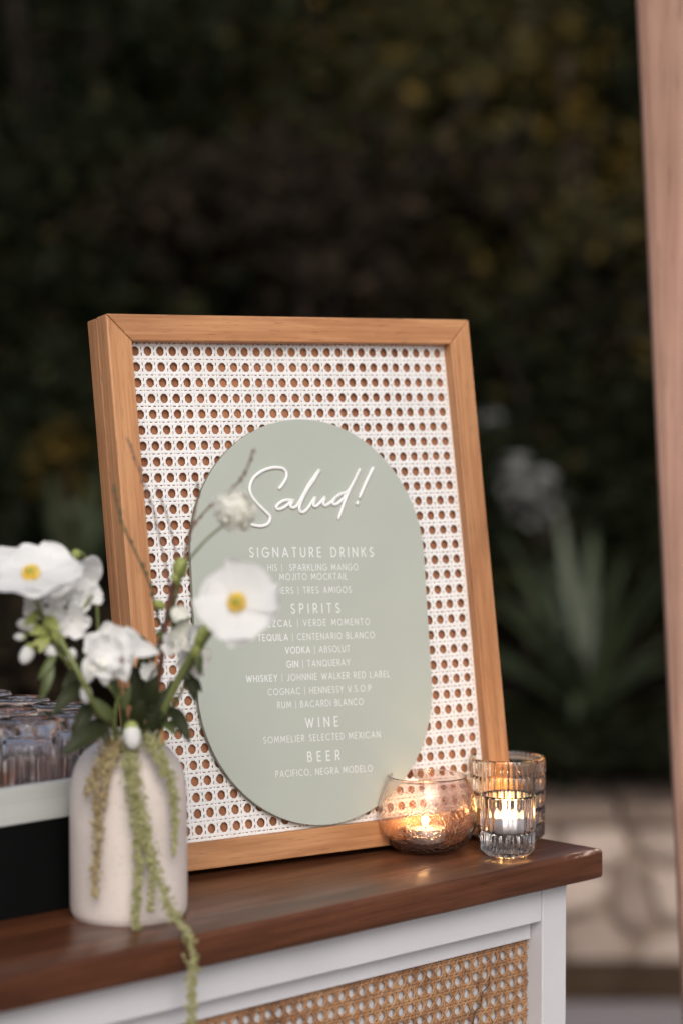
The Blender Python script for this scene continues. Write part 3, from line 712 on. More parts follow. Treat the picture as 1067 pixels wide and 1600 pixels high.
# ------------------------------------------------------------------ candles and their glasses
def tealight(label, loc, r=0.0195, h=0.016, watts=0.05, fl=0.0125, cup=True):
    t = thing('tea_light', label, 'candle', loc, group='lit tea lights')
    m_ = MB(); m_.lathe([(r - 0.001, 0.0), (r, 0.001), (r + 0.0003, h), (r - 0.0004, h + 0.0003), (r - 0.001, h - 0.002), (r - 0.0018, 0.0012)], 36)
    m_.build('tin_cup', 'tin', t, fix=True)
    m_ = MB(); m_.lathe([(r - 0.002, 0.0015), (r - 0.0012, h - 0.0012), (r - 0.003, h - 0.0005), (r * 0.6, h - 0.0010), (0.002, h - 0.0014)], 36); m_.build('wax', 'wax', t, fix=True)
    m_ = MB(); m_.tube([(0, 0, h - 0.003), (0.0004, 0, h + 0.001), (0.0011, 0, h + 0.004)], 0.0006, 6); m_.build('wick', 'wick', t)
    m_ = MB(); z0 = h + 0.001
    pr = [(0.0001, 0), (0.0016, 0.0012), (0.0027, 0.0035), (0.0030, 0.0055), (0.0024, 0.0085), (0.0013, 0.0115), (0.0001, 0.0145)]
    m_.lathe([(a, z0 + b * fl / 0.0145) for a, b in pr], 14); m_.build('flame', 'flame', t)
    L = bpy.data.lights.new('candle_light', 'POINT'); L.energy = watts; L.color = (1.0, 0.56, 0.22); L.shadow_soft_size = 0.004
    lo = link('candle_light', L, t); lo.location = (0, 0, h + 0.008); tag(lo, kind='helper')
    return t

pbowl = onbar(-0.1326, 0.1153); psm = onbar(-0.0903, 0.0465); pbig = onbar(-0.0265, 0.1042)
# crackle bowl
bowl = thing('candle_bowl', 'round crackled glass bowl with pinkish brown tint holding a lit tea light', 'candle holder', pbowl)
m_ = MB(); ZS = 0.925; OUT = [(0.001, 0.0), (0.024, 0.0002), (0.032, 0.0035), (0.0405, 0.0115), (0.0462, 0.0225), (0.0486, 0.0345), (0.0482, 0.0450), (0.0462, 0.0570), (0.0428, 0.0680), (0.0392, 0.0765), (0.0384, 0.0785), (0.0386, 0.0802), (0.0382, 0.0812)]
IN = [(0.0372, 0.0814), (0.0363, 0.0806), (0.0362, 0.0788), (0.0376, 0.0760), (0.0412, 0.0675), (0.0446, 0.0565), (0.0464, 0.0450), (0.0468, 0.0345), (0.0444, 0.0235), (0.0386, 0.0140), (0.0300, 0.0072), (0.020, 0.0058), (0.001, 0.0055)]
OUT = [(a * 1.02, b * ZS) for a, b in OUT]; IN = [(a * 1.02, b * ZS) for a, b in IN]; po, pi_ = smooth_path(OUT, 3), smooth_path(IN, 3); m_.lathe(po + pi_, 96); nq = (len(po) - 2) * 96
m_.mi = [0 if k < nq else 1 for k in range(len(m_.f))]; m_.build('bowl', ['crackle_glass', 'bowl_glass'], bowl, fix=True)
tealight('lit tea light with bare flame inside the round crackled bowl', pbowl + Vector((-0.002, 0, 0.0068)), watts=0.055)

def ribbed(name, label, loc, R, Hh, nrib, amp, bands, base, tilt, mat, chamf, scallop=False):
    """pressed tumbler: rounded ribs on the outside, broken by level rings"""
    o = thing(name, label, 'candle holder', loc); m_ = MB(); nn = nrib * 6
    f = lambda th: abs(math.cos(nrib * th / 2)) - 0.35
    RR = lambda z: R * (1 - tilt + tilt * z / Hh)
    pr = [(0.001, 0.0, 0), (RR(0) - chamf, 0.0, 0), (RR(0) - chamf + 0.0012, 0.0006, 0)]
    pr += [(RR(0) - 0.0012, chamf * 0.75, amp * 0.5), (RR(0), chamf * 0.75 + 0.0016, amp)]
    zs = [chamf * 0.75 + 0.0016] + bands + [Hh - (0.0005 if scallop else 0.004)]
    for i in range(len(zs) - 1):
        a, b = zs[i], zs[i + 1]
        pr += [(RR(a + .0016), a + 0.0016, amp), (RR(b - .0016), b - 0.0016, amp)]
        if i < len(zs) - 2: pr += [(RR(b) - amp * 0.6, b - 0.0005, 0), (RR(b) - amp * 0.6, b + 0.0005, 0)]
    k = amp * (0.8 if scallop else 0)
    pr += [(RR(Hh) - 0.0003, Hh - 0.0008, k), (RR(Hh) - 0.0010, Hh, k * 0.8), (RR(Hh) - 0.0020, Hh - 0.0004, 0), (RR(Hh) - 0.0028, Hh - 0.003, 0)]
    pr += [(RR(base) - 0.0032, base + 0.006, 0), (RR(base) - 0.0055, base + 0.0015, 0), (RR(base) - 0.010, base, 0), (0.001, base - 0.0004, 0)]
    m_.lathe(pr, nn, f); m_.build('glass_body', mat, o, fix=True); return o
ribbed('ribbed_glass', 'small clear ribbed glass votive in front of the big ribbed tumbler', psm, 0.0262, 0.0600, 22, 0.0019, [0.0235], 0.0215, 0.03, 'clear_glass', 0.0052, True)
tealight('lit tea light raised inside the small clear ribbed glass', psm + Vector((0, 0, 0.0220)), 0.0190, 0.0165, 0.08, 0.017)
ribbed('ribbed_tumbler', 'big amber tinted ribbed tumbler at the corner of the bar top', pbig, 0.0384, 0.0840, 44, 0.0013, [0.0180, 0.0345, 0.0510, 0.0675], 0.011, 0.02, 'smoke_glass', 0.0045)
tealight('lit tea light inside the big amber ribbed tumbler, hidden by the small glass', pbig + Vector((0, 0, 0.0118)), 0.0190, 0.0165, 0.045)

# ------------------------------------------------------------------ crate of glasses on the left
crate = thing('glass_caddy', 'black box with pale washed rim board holding upturned glasses, left of the vase', 'caddy', onbar(-0.434, 0.155), (0, 0, BYAW))
def cbox(name, mat, x0, y0, z0, x1, y1, z1, bev=0.001):
    q = MB(); q.box(x0, y0, z0, x1, y1, z1); return q.build(name, mat, crate, bevel=bev)
cbox('box', 'black_box', -0.60, 0.002, 0.0, 0, 0.30, 0.0815)
cbox('rim_board', 'pale_board', -0.602, 0, 0.082, 0.002, 0.012, 0.114)
cbox('rim_board', 'pale_board', -0.602, 0.29, 0.082, 0.002, 0.302, 0.114)
cbox('rim_board', 'pale_board', -0.010, 0.0125, 0.082, 0.002, 0.2895, 0.114)
cbox('rim_board', 'pale_board', -0.602, 0.0125, 0.082, -0.590, 0.2895, 0.114)
cbox('tray_floor', 'back_wood', -0.5895, 0.0125, 0.082, -0.0105, 0.2895, 0.0845)
gm = MB()
nr = 18; f = lambda th: 0.9 * math.cos(nr * th) + 0.4 * math.cos(7 * th + 1)
pr = [(0.0262, 0.0, 0), (0.0272, 0.0008, 0), (0.0276, 0.004, 0.0002), (0.0274, 0.018, 0.0007), (0.0268, 0.040, 0.0008), (0.0263, 0.060, 0.0007), (0.0263, 0.066, 0.0002), (0.0268, 0.069, 0), (0.0266, 0.077, 0), (0.0255, 0.0796, 0), (0.0235, 0.0800, 0), (0.018, 0.0790, 0), (0.001, 0.0788, 0)]
inn = [(0.001, 0.0655), (0.016, 0.0652), (0.0225, 0.0625), (0.0238, 0.058), (0.0244, 0.040), (0.0250, 0.018), (0.0254, 0.002)]
gm.lathe(pr[:1] + pr[1:] + [(a, b, 0) for a, b in inn] + [(0.0262, 0.0, 0)], 108, f, close=False)
gmesh = gm.mesh('tumbler', 'tumbler_glass', fix=True)
spots = [(-.557, .203, 'upturned ribbed glass foremost at the left, its whole thick base ring in view'),
         (-.617, .203, 'upturned ribbed glass cut off by the left photo edge, beside the foremost glass'),
         (-.497, .203, 'upturned ribbed glass mostly hidden behind the vase shoulder and dark leaves'),
         (-.4725, .263, 'upturned ribbed glass behind the leaves, second row, right of the foremost glass'),
         (-.5325, .263, 'upturned ribbed glass directly behind the foremost glass, second row'),
         (-.4725, .323, 'upturned ribbed glass in the third row, only its base ring showing over the others'),
         (-.4725, .383, 'rearmost upturned ribbed glass, a sliver of base ring at the photo edge')]
g0 = None
for (u, v, lb) in spots:
    o = link('drinking_glass', gmesh) if g0 is None else g0.copy()
    if g0 is None: g0 = o
    else: COL.objects.link(o)
    o.location = onbar(u, v, BT + 0.0846); o.rotation_euler = (0, 0, random.uniform(0, 6))
    tag(o, lb, 'glass', 'upturned drinking glasses in the caddy')

# ------------------------------------------------------------------ vase and flowers
VX, VY = -0.1854, 2.0841
vase = thing('flower_vase', 'cream ceramic bottle vase holding white flowers on the bar top', 'vase', (VX, VY, BT))
m_ = MB(); OUT = [(0.001, 0.0), (0.044, 0.0), (0.0485, 0.0012), (0.0508, 0.006), (0.0512, 0.02), (0.0512, 0.06), (0.0510, 0.100), (0.0500, 0.116), (0.0470, 0.1285), (0.0415, 0.1390), (0.0345, 0.1460), (0.0290, 0.1500), (0.0270, 0.1530), (0.0268, 0.1600)]
IN = [(0.0250, 0.1612), (0.0236, 0.1600), (0.0238, 0.1520), (0.030, 0.1455), (0.0400, 0.1360), (0.0465, 0.118), (0.0475, 0.06), (0.046, 0.012), (0.001, 0.008)]
m_.lathe(smooth_path(OUT, 3) + smooth_path(IN, 2), 64); m_.build('body', 'ceramic', vase, fix=True)
MOUTH = Vector((VX, VY, BT + 0.158))
def mouth(dx=0, dy=0, dz=0): return MOUTH + Vector((dx, dy, dz))

def frame_of(nrm, spin=0.0):
    q = Vector(nrm).normalized().to_track_quat('Z', 'Y').to_matrix()
    return q @ Matrix.Rotation(spin, 3, 'Z')
def petal_pts(L, Wd, cup, ruf, r, nu=11, nv=17, tip=0.0):
    rows = []; ph = r.uniform(0, 6); ph2 = r.uniform(0, 6)
    for i in range(nu):
        s_ = 0.06 + 0.94 * i / (nu - 1); row = []
        wdt = Wd * (math.sin(PI * (0.06 + 0.56 * s_)) ** 0.9) * (1.0 - 0.12 * s_ ** 6)
        for j in range(nv):
            t = -1 + 2 * j / (nv - 1)
            ln = L * s_ * (1 - 0.30 * abs(t) ** 2.4 * s_ + 0.035 * math.sin(5 * t + ph) * s_ ** 3 + tip * (1 - abs(t)) * s_)
            row.append(Vector((ln, t * wdt / 2, cup * L * s_ ** 1.8 + ruf * L * math.sin(4.5 * t + ph2 + 2 * s_) * s_ ** 2 + 0.10 * Wd * t * t * s_ + 0.011 * L * math.sin(13 * t + ph) * math.sin(PI * s_))))
        rows.append(row)
    return rows
def add_petals(root, c, nrm, n, L, Wd, cup, ruf, seed, mat='petal_white', name='petal', spin=0.0, start=0.0, sweep=2 * PI, layers=1):
    r = random.Random(seed); F = frame_of(nrm, spin)
    for k in range(n):
        m_ = MB(); a = start + sweep * k / n + r.uniform(-0.12, 0.12)
        R = F @ Matrix.Rotation(a, 3, 'Z'); off = F @ Vector((0, 0, 0.0008 * (k % 2)))
        pts = petal_pts(L * r.uniform(0.92, 1.08), Wd * r.uniform(0.92, 1.08), cup * r.uniform(0.7, 1.3), ruf, r)
        m_.grid([[R @ p + off + (c - root.location) for p in row] for row in pts]); m_.build(name, mat, root)
def stem(root, pts, r, mat='stem_green', name='stem', n=6):
    P = smooth_path([Vector(p) - root.location for p in pts], n); m_ = MB()
    k = len(P); m_.tube(P, [r * (1.15 - 0.35 * i / k) for i in range(k)], 8); return m_.build(name, mat, root)
def leaf(root, p0, p1, wd, nrm=(0, -1, 0.3), mat='leaf_dark', bend=0.15, name='leaf', fold=0.25):
    if mat.startswith('leaf'): wd = wd * 0.64; fold = 0.4
    p0, p1 = Vector(p0) - root.location, Vector(p1) - root.location; d = p1 - p0; L = d.length; d.normalize()
    nv_ = Vector(nrm); sdv = d.cross(nv_).normalized(); nv_ = sdv.cross(d).normalized(); rows = []
    for i in range(11):
        s_ = i / 10; hw = wd / 2 * (math.sin(PI * s_ ** 0.85) ** 0.8 if 0 < s_ < 1 else 0) + 0.0004
        c = p0 + d * (L * s_) + nv_ * (bend * L * 4 * s_ * (1 - s_))
        rows.append([c + sdv * (hw * t) + nv_ * (fold * hw * abs(t)) for t in (-1, -0.5, 0, 0.5, 1)])
    m_ = MB(); m_.grid(rows); return m_.build(name, mat, root)
def flower_root(name, label, cat, group=None): return thing(name, label, cat, mouth(0, 0, -0.03), group=group)

def poppy_heart(root, c, nrm, R):
    F = frame_of(nrm); m_ = MB(); r = random.Random(3)
    for i in range(150):                                        # ring of stamens
        a = r.uniform(0, 2 * PI); rad = R * math.sqrt(r.uniform(0.12, 1)); h = R * r.uniform(0.45, 0.75) * (1 - 0.3 * rad / R)
        q = F @ Vector((rad * math.cos(a), rad * math.sin(a), h)) + (c - root.location)
        m_.ball(q, R * 0.10, 5, 4)
        if i % 3 == 0: m_.tube([(c - root.location) + F @ Vector((rad * 0.4 * math.cos(a), rad * 0.4 * math.sin(a), 0)), q], R * 0.03, 4)
    m_.build('stamens', 'stamen_yellow', root)
    m_ = MB(); m_.ball((c - root.location) + F @ Vector((0, 0, R * 0.62)), R * 0.40, 10, 8); m_.build('pistil', 'pistil_green', root)

# poppy in front of the board
r1 = flower_root('poppy', 'open white poppy with yellow centre in front of the green board', 'flower', 'white poppies')
cA = at(371, 942, 1.93); nA = Vector((-0.06, -1, 0.30))
add_petals(r1, cA, nA, 2, 0.0315, 0.060, 0.16, 0.05, 21, spin=0.9)
add_petals(r1, cA - nA.normalized() * 0.002, nA, 2, 0.0325, 0.062, 0.10, 0.05, 22, spin=2.45)
add_petals(r1, cA - nA.normalized() * 0.003, nA, 2, 0.0300, 0.052, 0.08, 0.05, 23, spin=0.2)
poppy_heart(r1, cA - nA.normalized() * -0.001, nA, 0.0080)
stem(r1, [mouth(0.006, -0.004, -0.03), mouth(0.012, -0.008, 0.02), at(285, 1060, 2.05), at(322, 1000, 2.01), at(350, 968, 1.98), cA + Vector((0, 0.004, -0.001))], 0.0021)
# poppy at the left edge
r2 = flower_root('poppy', 'white poppy cut by the left edge of the photo, yellow centre, above the glasses', 'flower', 'white poppies')
cB = at(50, 899, 2.00); nB = Vector((0.04, -0.36, 0.93))
add_petals(r2, cB, nB, 3, 0.0470, 0.068, 0.05, 0.07, 31, spin=0.0, start=0.35)
add_petals(r2, cB + Vector((0, 0.002, -0.001)), nB, 3, 0.0460, 0.062, 0.02, 0.07, 32, spin=0.0, start=1.3)
add_petals(r2, cB + Vector((0.004, 0.004, -0.001)), Vector((0.02, -0.66, 0.75)), 2, 0.0350, 0.050, 0.06, 0.08, 34, spin=0.0, start=0.6, sweep=PI * 0.9)
poppy_heart(r2, cB + Vector((0, -0.002, 0.001)), Vector((0, -0.75, 0.66)), 0.0078)
stem(r2, [mouth(-0.010, -0.002, -0.03), mouth(-0.012, -0.004, 0.01), at(130, 1075, 2.06), at(85, 1000, 2.03), at(60, 945, 2.005), cB + Vector((0, 0.002, -0.003))], 0.0019)
# nodding stem behind it
r3 = flower_root('nodding_poppy', 'white poppy seen from the side on an arching green stem beside the frame', 'flower')
cN = at(118, 893, 2.045); nN = Vector((0.55, -0.6, -0.35))
add_petals(r3, cN, nN, 4, 0.0200, 0.034, 0.55, 0.10, 33)
stem(r3, [mouth(-0.002, 0.008, -0.03), mouth(-0.004, 0.010, 0.02), at(158, 1050, 2.10), at(153, 965, 2.10), at(148, 905, 2.09), at(136, 874, 2.07), at(122, 862, 2.055), cN + Vector((0, 0.002, 0.004))], 0.0017)
m_ = MB(); m_.ball(at(119, 866, 2.05) - r3.location, 0.0045, 8, 6); m_.build('bud_base', 'bud_green', r3)

def floret(root, c, nrm, R, seed, mat='petal_white'):
    """ruffled small blossom: petals joined in one floret"""
    r = random.Random(seed); m_ = MB(); F = frame_of(nrm, r.uniform(0, 6))
    for k in range(7):
        Rm = F @ Matrix.Rotation(2 * PI * k / 5 + r.uniform(-.2, .2), 3, 'Z') 
        pts = petal_pts(R * r.uniform(0.75, 1.1), R * r.uniform(0.9, 1.2), r.uniform(0.15, 0.75), 0.13, r, 7, 8)
        m_.grid([[Rm @ p + (c - root.location) for p in row] for row in pts])
    return m_.build('floret', mat, root)
def bud(root, c, R, dirv, mat='petal_white', cal=True, long=1.5):
    F = frame_of(dirv); m_ = MB(); q = c - root.location; vs = MB(); vs.ball((0, 0, 0), R, 10, 8, sc=(1, 1, long))
    m_.add([F @ Vector(v) * (1.0) + q for v in vs.v], vs.f, 0, True); o = m_.build('bud', mat, root)
    if cal:
        m_ = MB(); vs = MB(); vs.ball((0, 0, 0), R * 0.85, 8, 6, sc=(1, 1, 0.9)); m_.add([F @ (Vector(v) + Vector((0, 0, -R * long * 0.62))) + q for v in vs.v], vs.f, 0, True); m_.build('calyx', 'bud_green', root)
# left stock stem: thick green stem with ruffled florets and buds
s1 = flower_root('stock_flower', 'thick green flower stem with ruffled white florets and buds, left of the vase', 'flower', 'ruffled white stock flowers')
stem(s1, [mouth(-0.008, -0.010, -0.03), mouth(-0.010, -0.012, 0.005), at(156, 1115, 2.01), at(128, 1060, 1.99), at(98, 1005, 2.0), at(72, 968, 2.015), at(55, 955, 2.02)], 0.0023)
for i, (x, y, R, nx, nz) in enumerate([(112, 970, .0150, 0.2, -.2), (126, 942, .0120, 0.3, 0.1), (145, 930, .0090, .8, .2), (90, 932, .0130, 0, .4), (62, 945, .0130, -.3, -.5), (104, 915, .0110, .1, .5), (83, 958, .0100, 0.4, .2)]):
    floret(s1, at(x, y, 2.015 + 0.006 * (i % 3)), (nx, -1, nz), R, 40 + i)
for x, y, R, dx, dz in [(43, 976, .0058, -1, .2), (43, 1022, .0062, -.5, -1), (32, 995, .0035, -1, 0), (112, 1024, .0045, .2, .6), (135, 1085, .0055, .1, -.6), (78, 1016, .0050, .6, -.6)]:
    bud(s1, at(x, y, 2.01), R, (dx, -0.3, dz))
for a, b, wd in [((80, 985), (45, 990), .008), ((78, 990), (62, 1020), .008), ((70, 965), (95, 985), .010), ((60, 960), (38, 978), .007), ((75, 1000), (50, 1008), .007), ((98, 1005), (82, 985), .008)]:
    leaf(s1, at(*a, 2.012), at(*b, 2.0), wd, mat='bud_green')
stem(s1, [at(90, 1000, 2.018), at(120, 965, 2.02), at(146, 930, 2.02)], 0.0014)
# ruffled white bloom at the centre
s2 = flower_root('ruffled_bloom', 'ruffled white bloom with jagged drooping petals just above the vase neck', 'flower')
cC = at(176, 1020, 2.012)
add_petals(s2, cC, Vector((-0.25, -0.75, 0.62)), 3, 0.0270, 0.036, 0.22, 0.13, 61, spin=0.4)
add_petals(s2, cC + Vector((0.001, -0.004, 0.001)), Vector((0.1, -0.9, 0.35)), 3, 0.0215, 0.030, 0.42, 0.16, 62, spin=1.3)
add_petals(s2, cC + Vector((-0.003, -0.007, 0.002)), Vector((0.0, -1, 0.2)), 3, 0.0140, 0.020, 0.75, 0.18, 63, spin=0.2)
r_ = random.Random(9)
for k, (x, y, tx, ty) in enumerate([(150, 1020, 138, 1068), (168, 1030, 165, 1072), (188, 1030, 198, 1066), (175, 1025, 180, 1062), (205, 1015, 250, 1020)]):
    leaf(s2, at(x, y, 2.005), at(tx, ty, 2.0), 0.014, mat='petal_white', bend=0.25, name='petal', fold=0.5)
leaf(s2, at(150, 1030, 1.998), at(160, 1052, 1.995), 0.014, mat='petal_cream', name='petal')
m_ = MB(); m_.ball(at(189, 1033, 2.0) - s2.location, 0.0035, 6, 5); m_.build('floret_throat', 'twig_brown', s2)
stem(s2, [mouth(-0.003, -0.006, -0.03), mouth(-0.004, -0.008, 0.02), at(187, 1090, 2.04), at(175, 1035, 2.025)], 0.0020)
# right stock stem with reddish stalk
s3 = flower_root('stock_flower', 'reddish flower stalk with small white florets and buds, right of the vase neck', 'flower', 'ruffled white stock flowers')
stem(s3, [mouth(0.002, 0.002, -0.03), mouth(0.003, 0.002, 0.01), at(240, 1100, 2.08), at(253, 1030, 2.07), at(262, 960, 2.07), at(270, 915, 2.065), at(281, 890, 2.06)], 0.0022, 'stem_red')
for i, (x, y, R, nx, nz) in enumerate([(285, 1000, .0150, .5, .3), (302, 992, .0110, .8, 0), (290, 1030, .0125, .5, -.4), (302, 1048, .0110, .6, -.6), (278, 960, .0090, .3, .5), (235, 1050, .0085, -.4, .2), (318, 1030, .0065, .9, 0), (270, 1010, .0100, -.2, .3)]):
    floret(s3, at(x, y, 2.05 - 0.004 * (i % 3)), (nx, -1, nz), R, 80 + i, 'petal_white' if i % 4 else 'petal_cream')
for x, y, R, dx, dz in [(282, 888, .0068, .2, 1), (276, 905, .0040, -.3, .6), (250, 945, .0040, -.6, .4), (297, 985, .0040, .6, .6), (224, 1095, .0050, -.5, .6)]:
    bud(s3, at(x, y, 2.055), R, (dx, -0.3, dz), 'bud_green' if y < 960 else 'petal_white', y > 960)
for a, b, wd in [((265, 970), (285, 945), .012), ((268, 985), (300, 965), .012), ((265, 950), (292, 962), .010), ((262, 1000), (242, 985), .008)]:
    leaf(s3, at(*a, 2.06), at(*b, 2.05), wd, mat='leaf_mid')
# thick pale stem on the right with budding tip
s4 = flower_root('budding_stem', 'thick pale green stem with a budding tip leaning right over the vase', 'flower')
stem(s4, [mouth(0.006, -0.008, -0.03), mouth(0.008, -0.010, 0.0), at(250, 1120, 2.05), at(280, 1060, 2.035), at(305, 1015, 2.025), at(320, 985, 2.02)], 0.0036)
for x, y in [(315, 990), (322, 982), (311, 1000), (306, 1018)]:
    bud(s4, at(x, y, 2.018), 0.0042, (0.3, -0.2, 1), 'bud_green', False)
leaf(s4, at(310, 1010, 2.02), at(313, 1055, 2.02), 0.010, mat='leaf_mid'); leaf(s4, at(318, 1012, 2.02), at(327, 1035, 2.02), 0.010, mat='petal_cream')
# scabious
s5 = flower_root('scabious', 'small pale cream pincushion bloom on a thin stem, left of the script lettering', 'flower')
cS = at(366, 797, 2.00); nS = Vector((0.15, -1, 0.25)); r_ = random.Random(5); F = frame_of(nS)
m_ = MB()
for i in range(70):
    a = i * 2.39996; t = math.sqrt((i + 0.5) / 70); el = t * 1.75
    dv = F @ Vector((math.sin(el) * math.cos(a), math.sin(el) * math.sin(a), math.cos(el))); L = 0.0165 * r_.uniform(0.75, 1.12)
    sdv = dv.cross(Vector((r_.uniform(-1, 1), r_.uniform(-1, 1), r_.uniform(-1, 1)))).normalized(); q = cS - s5.location
    b = q + dv * L * 0.45; e = q + dv * L; wv_ = 0.0030
    m_.add([b - sdv * wv_ * .3, b + sdv * wv_ * .3, e + sdv * wv_, e - sdv * wv_ * .8 + dv * 0.001], [(0, 1, 2, 3)])
for i in range(170):
    a = i * 2.39996 + 1; el = math.sqrt((i + 0.5) / 170) * 1.8
    dv = F @ Vector((math.sin(el) * math.cos(a), math.sin(el) * math.sin(a), math.cos(el)))
    nv_ = (dv + Vector((r_.gauss(0, .25), r_.gauss(0, .25), r_.gauss(0, .25)))).normalized(); t1 = nv_.cross(Vector((r_.gauss(0, 1), r_.gauss(0, 1), r_.gauss(0, 1)))).normalized(); t2 = nv_.cross(t1)
    q = cS - s5.location + dv * 0.0165 * r_.uniform(0.60, 1.12); w1, w2 = r_.uniform(.002, .0036), r_.uniform(.0025, .0042)
    m_.add([q - t1 * w1 - t2 * w2, q + t1 * w1 - t2 * w2 * .8, q + t1 * w1 * .9 + t2 * w2, q - t1 * w1 * .8 + t2 * w2], [(0, 1, 2, 3)])
m_.build('florets', 'petal_cream', s5)
m_ = MB(); m_.ball(cS - s5.location, 0.0090, 14, 10); m_.build('flower_head', 'petal_white', s5)
stem(s5, [mouth(0.004, 0.004, -0.03), mouth(0.005, 0.004, 0.02), at(262, 1010, 2.08), at(280, 905, 2.04), at(312, 855, 2.015), at(345, 824, 2.005), cS + Vector((-.003, 0.003, -0.006))], 0.0011, n=8)
# twigs
def twig(label, pts, Y0, Y1, rad, mat, seed, nodes=0.017, sub=()):
    t = flower_root('twig', label, 'twig', 'budded twigs in the vase'); r = random.Random(seed)
    W_ = [mouth(r.uniform(-.004, .006), r.uniform(0, .008), -0.03), mouth(0.002, 0.005, 0.01)] + [at(x, y, Y0 + (Y1 - Y0) * i / (len(pts) - 1)) for i, (x, y) in enumerate(pts)]
    P = smooth_path(W_, 8); stem(t, W_, rad, mat, n=8); m_ = MB(); acc = 0
    for a, b in zip(P[8:], P[9:]):
        acc += (Vector(b) - Vector(a)).length
        if acc > nodes * r.uniform(0.25, 0.8):
            acc = 0; q = Vector(b) - t.location + Vector((r.uniform(-1, 1) * rad * 1.4, 0, 0)); m_.ball(q, rad * r.uniform(1.2, 2.0), 6, 5, sc=(.9, .9, 1.5))
    m_.build('nodes', mat, t)
twig('brown twig arching right, its tip crossing the green board left of the script', [(268, 960), (286, 890), (300, 828), (330, 790), (365, 762), (385, 735), (396, 702)], 2.08, 2.02, 0.0009, 'twig_brown', 1)
twig('dark green budded twig crossing the left rail of the frame diagonally', [(252, 1000), (247, 965), (235, 915), (214, 866), (196, 828), (184, 790), (178, 755)], 2.08, 2.05, 0.00105, 'twig_green', 2)
twig('thin twig reaching highest, its tip over the left rail of the frame', [(262, 960), (262, 900), (250, 840), (238, 790), (222, 745), (206, 700), (198, 684)], 2.09, 2.06, 0.0008, 'twig_brown', 3)
twig('faint reddish twig over the white cane, left of the green board', [(268, 950), (284, 890), (292, 850), (303, 810), (310, 770), (308, 750)], 2.09, 2.06, 0.0008, 'stem_red', 4)
twig('faint slanting twig over the white cane at the upper left of the bouquet', [(266, 950), (276, 880), (268, 830), (256, 790), (244, 760)], 2.09, 2.07, 0.0007, 'stem_red', 6)
# leafy sprigs
def sprig(label, st, leaves_, mat='leaf_dark', rad=0.0016):
    t = flower_root('leafy_sprig', label, 'foliage', 'leafy sprigs round the vase neck')
    stem(t, [mouth(*st[0])] + [at(*q) for q in st[1:]], rad, 'stem_green')
    for (a, b, wd, mm, nn) in leaves_: leaf(t, at(*a), at(*b), wd, nn, mm)
D, Mm = 'leaf_dark', 'leaf_mid'
sprig('leafy sprig with dark drooping leaves left of the vase neck', [(-.012, -.006, -.03), (165, 1130, 2.04), (140, 1085, 2.03), (118, 1050, 2.025)],
      [((140, 1060, 2.03), (80, 1122, 2.0), .021, D, (0, -1, .4)), ((128, 1050, 2.03), (97, 1075, 2.01), .016, D, (0, -1, .4)), ((150, 1090, 2.03), (112, 1158, 2.01), .020, D, (0, -1, .2)),
       ((172, 1135, 2.03), (96, 1182, 1.995), .026, D, (.1, -1, .6)), ((168, 1128, 2.04), (120, 1160, 2.02), .020, D, (0, -1, .5)), ((135, 1015, 2.04), (128, 1055, 2.03), .013, D, (0, -1, .2))])
sprig('pale green narrow leaf hanging over the glasses at the left', [(-.014, -.004, -.03), (150, 1110, 2.04), (105, 1035, 2.02), (85, 1020, 2.01)],
      [((82, 1030, 2.01), (62, 1098, 2.0), .012, Mm, (.3, -1, .1)), ((88, 1020, 2.01), (60, 1062, 2.0), .010, Mm, (.2, -1, .2))])
sprig('dense dark leafy sprig at the centre of the bouquet', [(.000, .002, -.03), (222, 1110, 2.07), (228, 1060, 2.06), (222, 1020, 2.05)],
      [((222, 1120, 2.05), (212, 1050, 2.04), .022, D, (0, -1, .1)), ((228, 1110, 2.05), (242, 1045, 2.04), .022, D, (.2, -1, 0)), ((215, 1100, 2.05), (195, 1075, 2.04), .018, D, (0, -1, .3)),
       ((232, 1130, 2.05), (262, 1075, 2.05), .020, D, (.2, -1, .2)), ((218, 1060, 2.05), (232, 1010, 2.05), .016, D, (.1, -1, .2)), ((240, 1030, 2.06), (204, 984, 2.05), .013, D, (0, -1, .6)), ((214, 1140, 2.05), (228, 1085, 2.04), .022, D, (-.2, -1, .1)),
       ((240, 1145, 2.05), (233, 1090, 2.05), .018, D, (.2, -1, .1)), ((225, 1085, 2.06), (208, 1040, 2.06), .018, D, (-.3, -1, .2)), ((255, 1120, 2.06), (268, 1060, 2.06), .012, D, (.2, -1, .1))])
sprig('leafy sprig with dark drooping leaves right of the vase neck', [(.010, -.002, -.03), (262, 1120, 2.06), (282, 1085, 2.05), (296, 1055, 2.045)],
      [((266, 1105, 2.05), (297, 1162, 2.03), .019, D, (.3, -1, .2)), ((292, 1050, 2.05), (306, 1098, 2.04), .015, D, (.2, -1, .1)), ((300, 1060, 2.05), (316, 1082, 2.04), .010, D, (.2, -1, .1)),
       ((258, 1130, 2.05), (276, 1150, 2.03), .014, Mm, (.2, -1, .3)), ((246, 1140, 2.05), (258, 1100, 2.05), .014, D, (0, -1, .2))])
sprig('short leafy sprig low at the front left of the vase neck', [(-.010, -.012, -.03), (180, 1120, 2.03), (190, 1075, 2.02)],
      [((178, 1125, 2.03), (150, 1090, 2.02), .013, Mm, (0, -1, .3)), ((186, 1095, 2.025), (176, 1050, 2.02), .009, Mm, (0, -1, .1)), ((192, 1110, 2.025), (205, 1070, 2.02), .010, Mm, (0, -1, .1))])
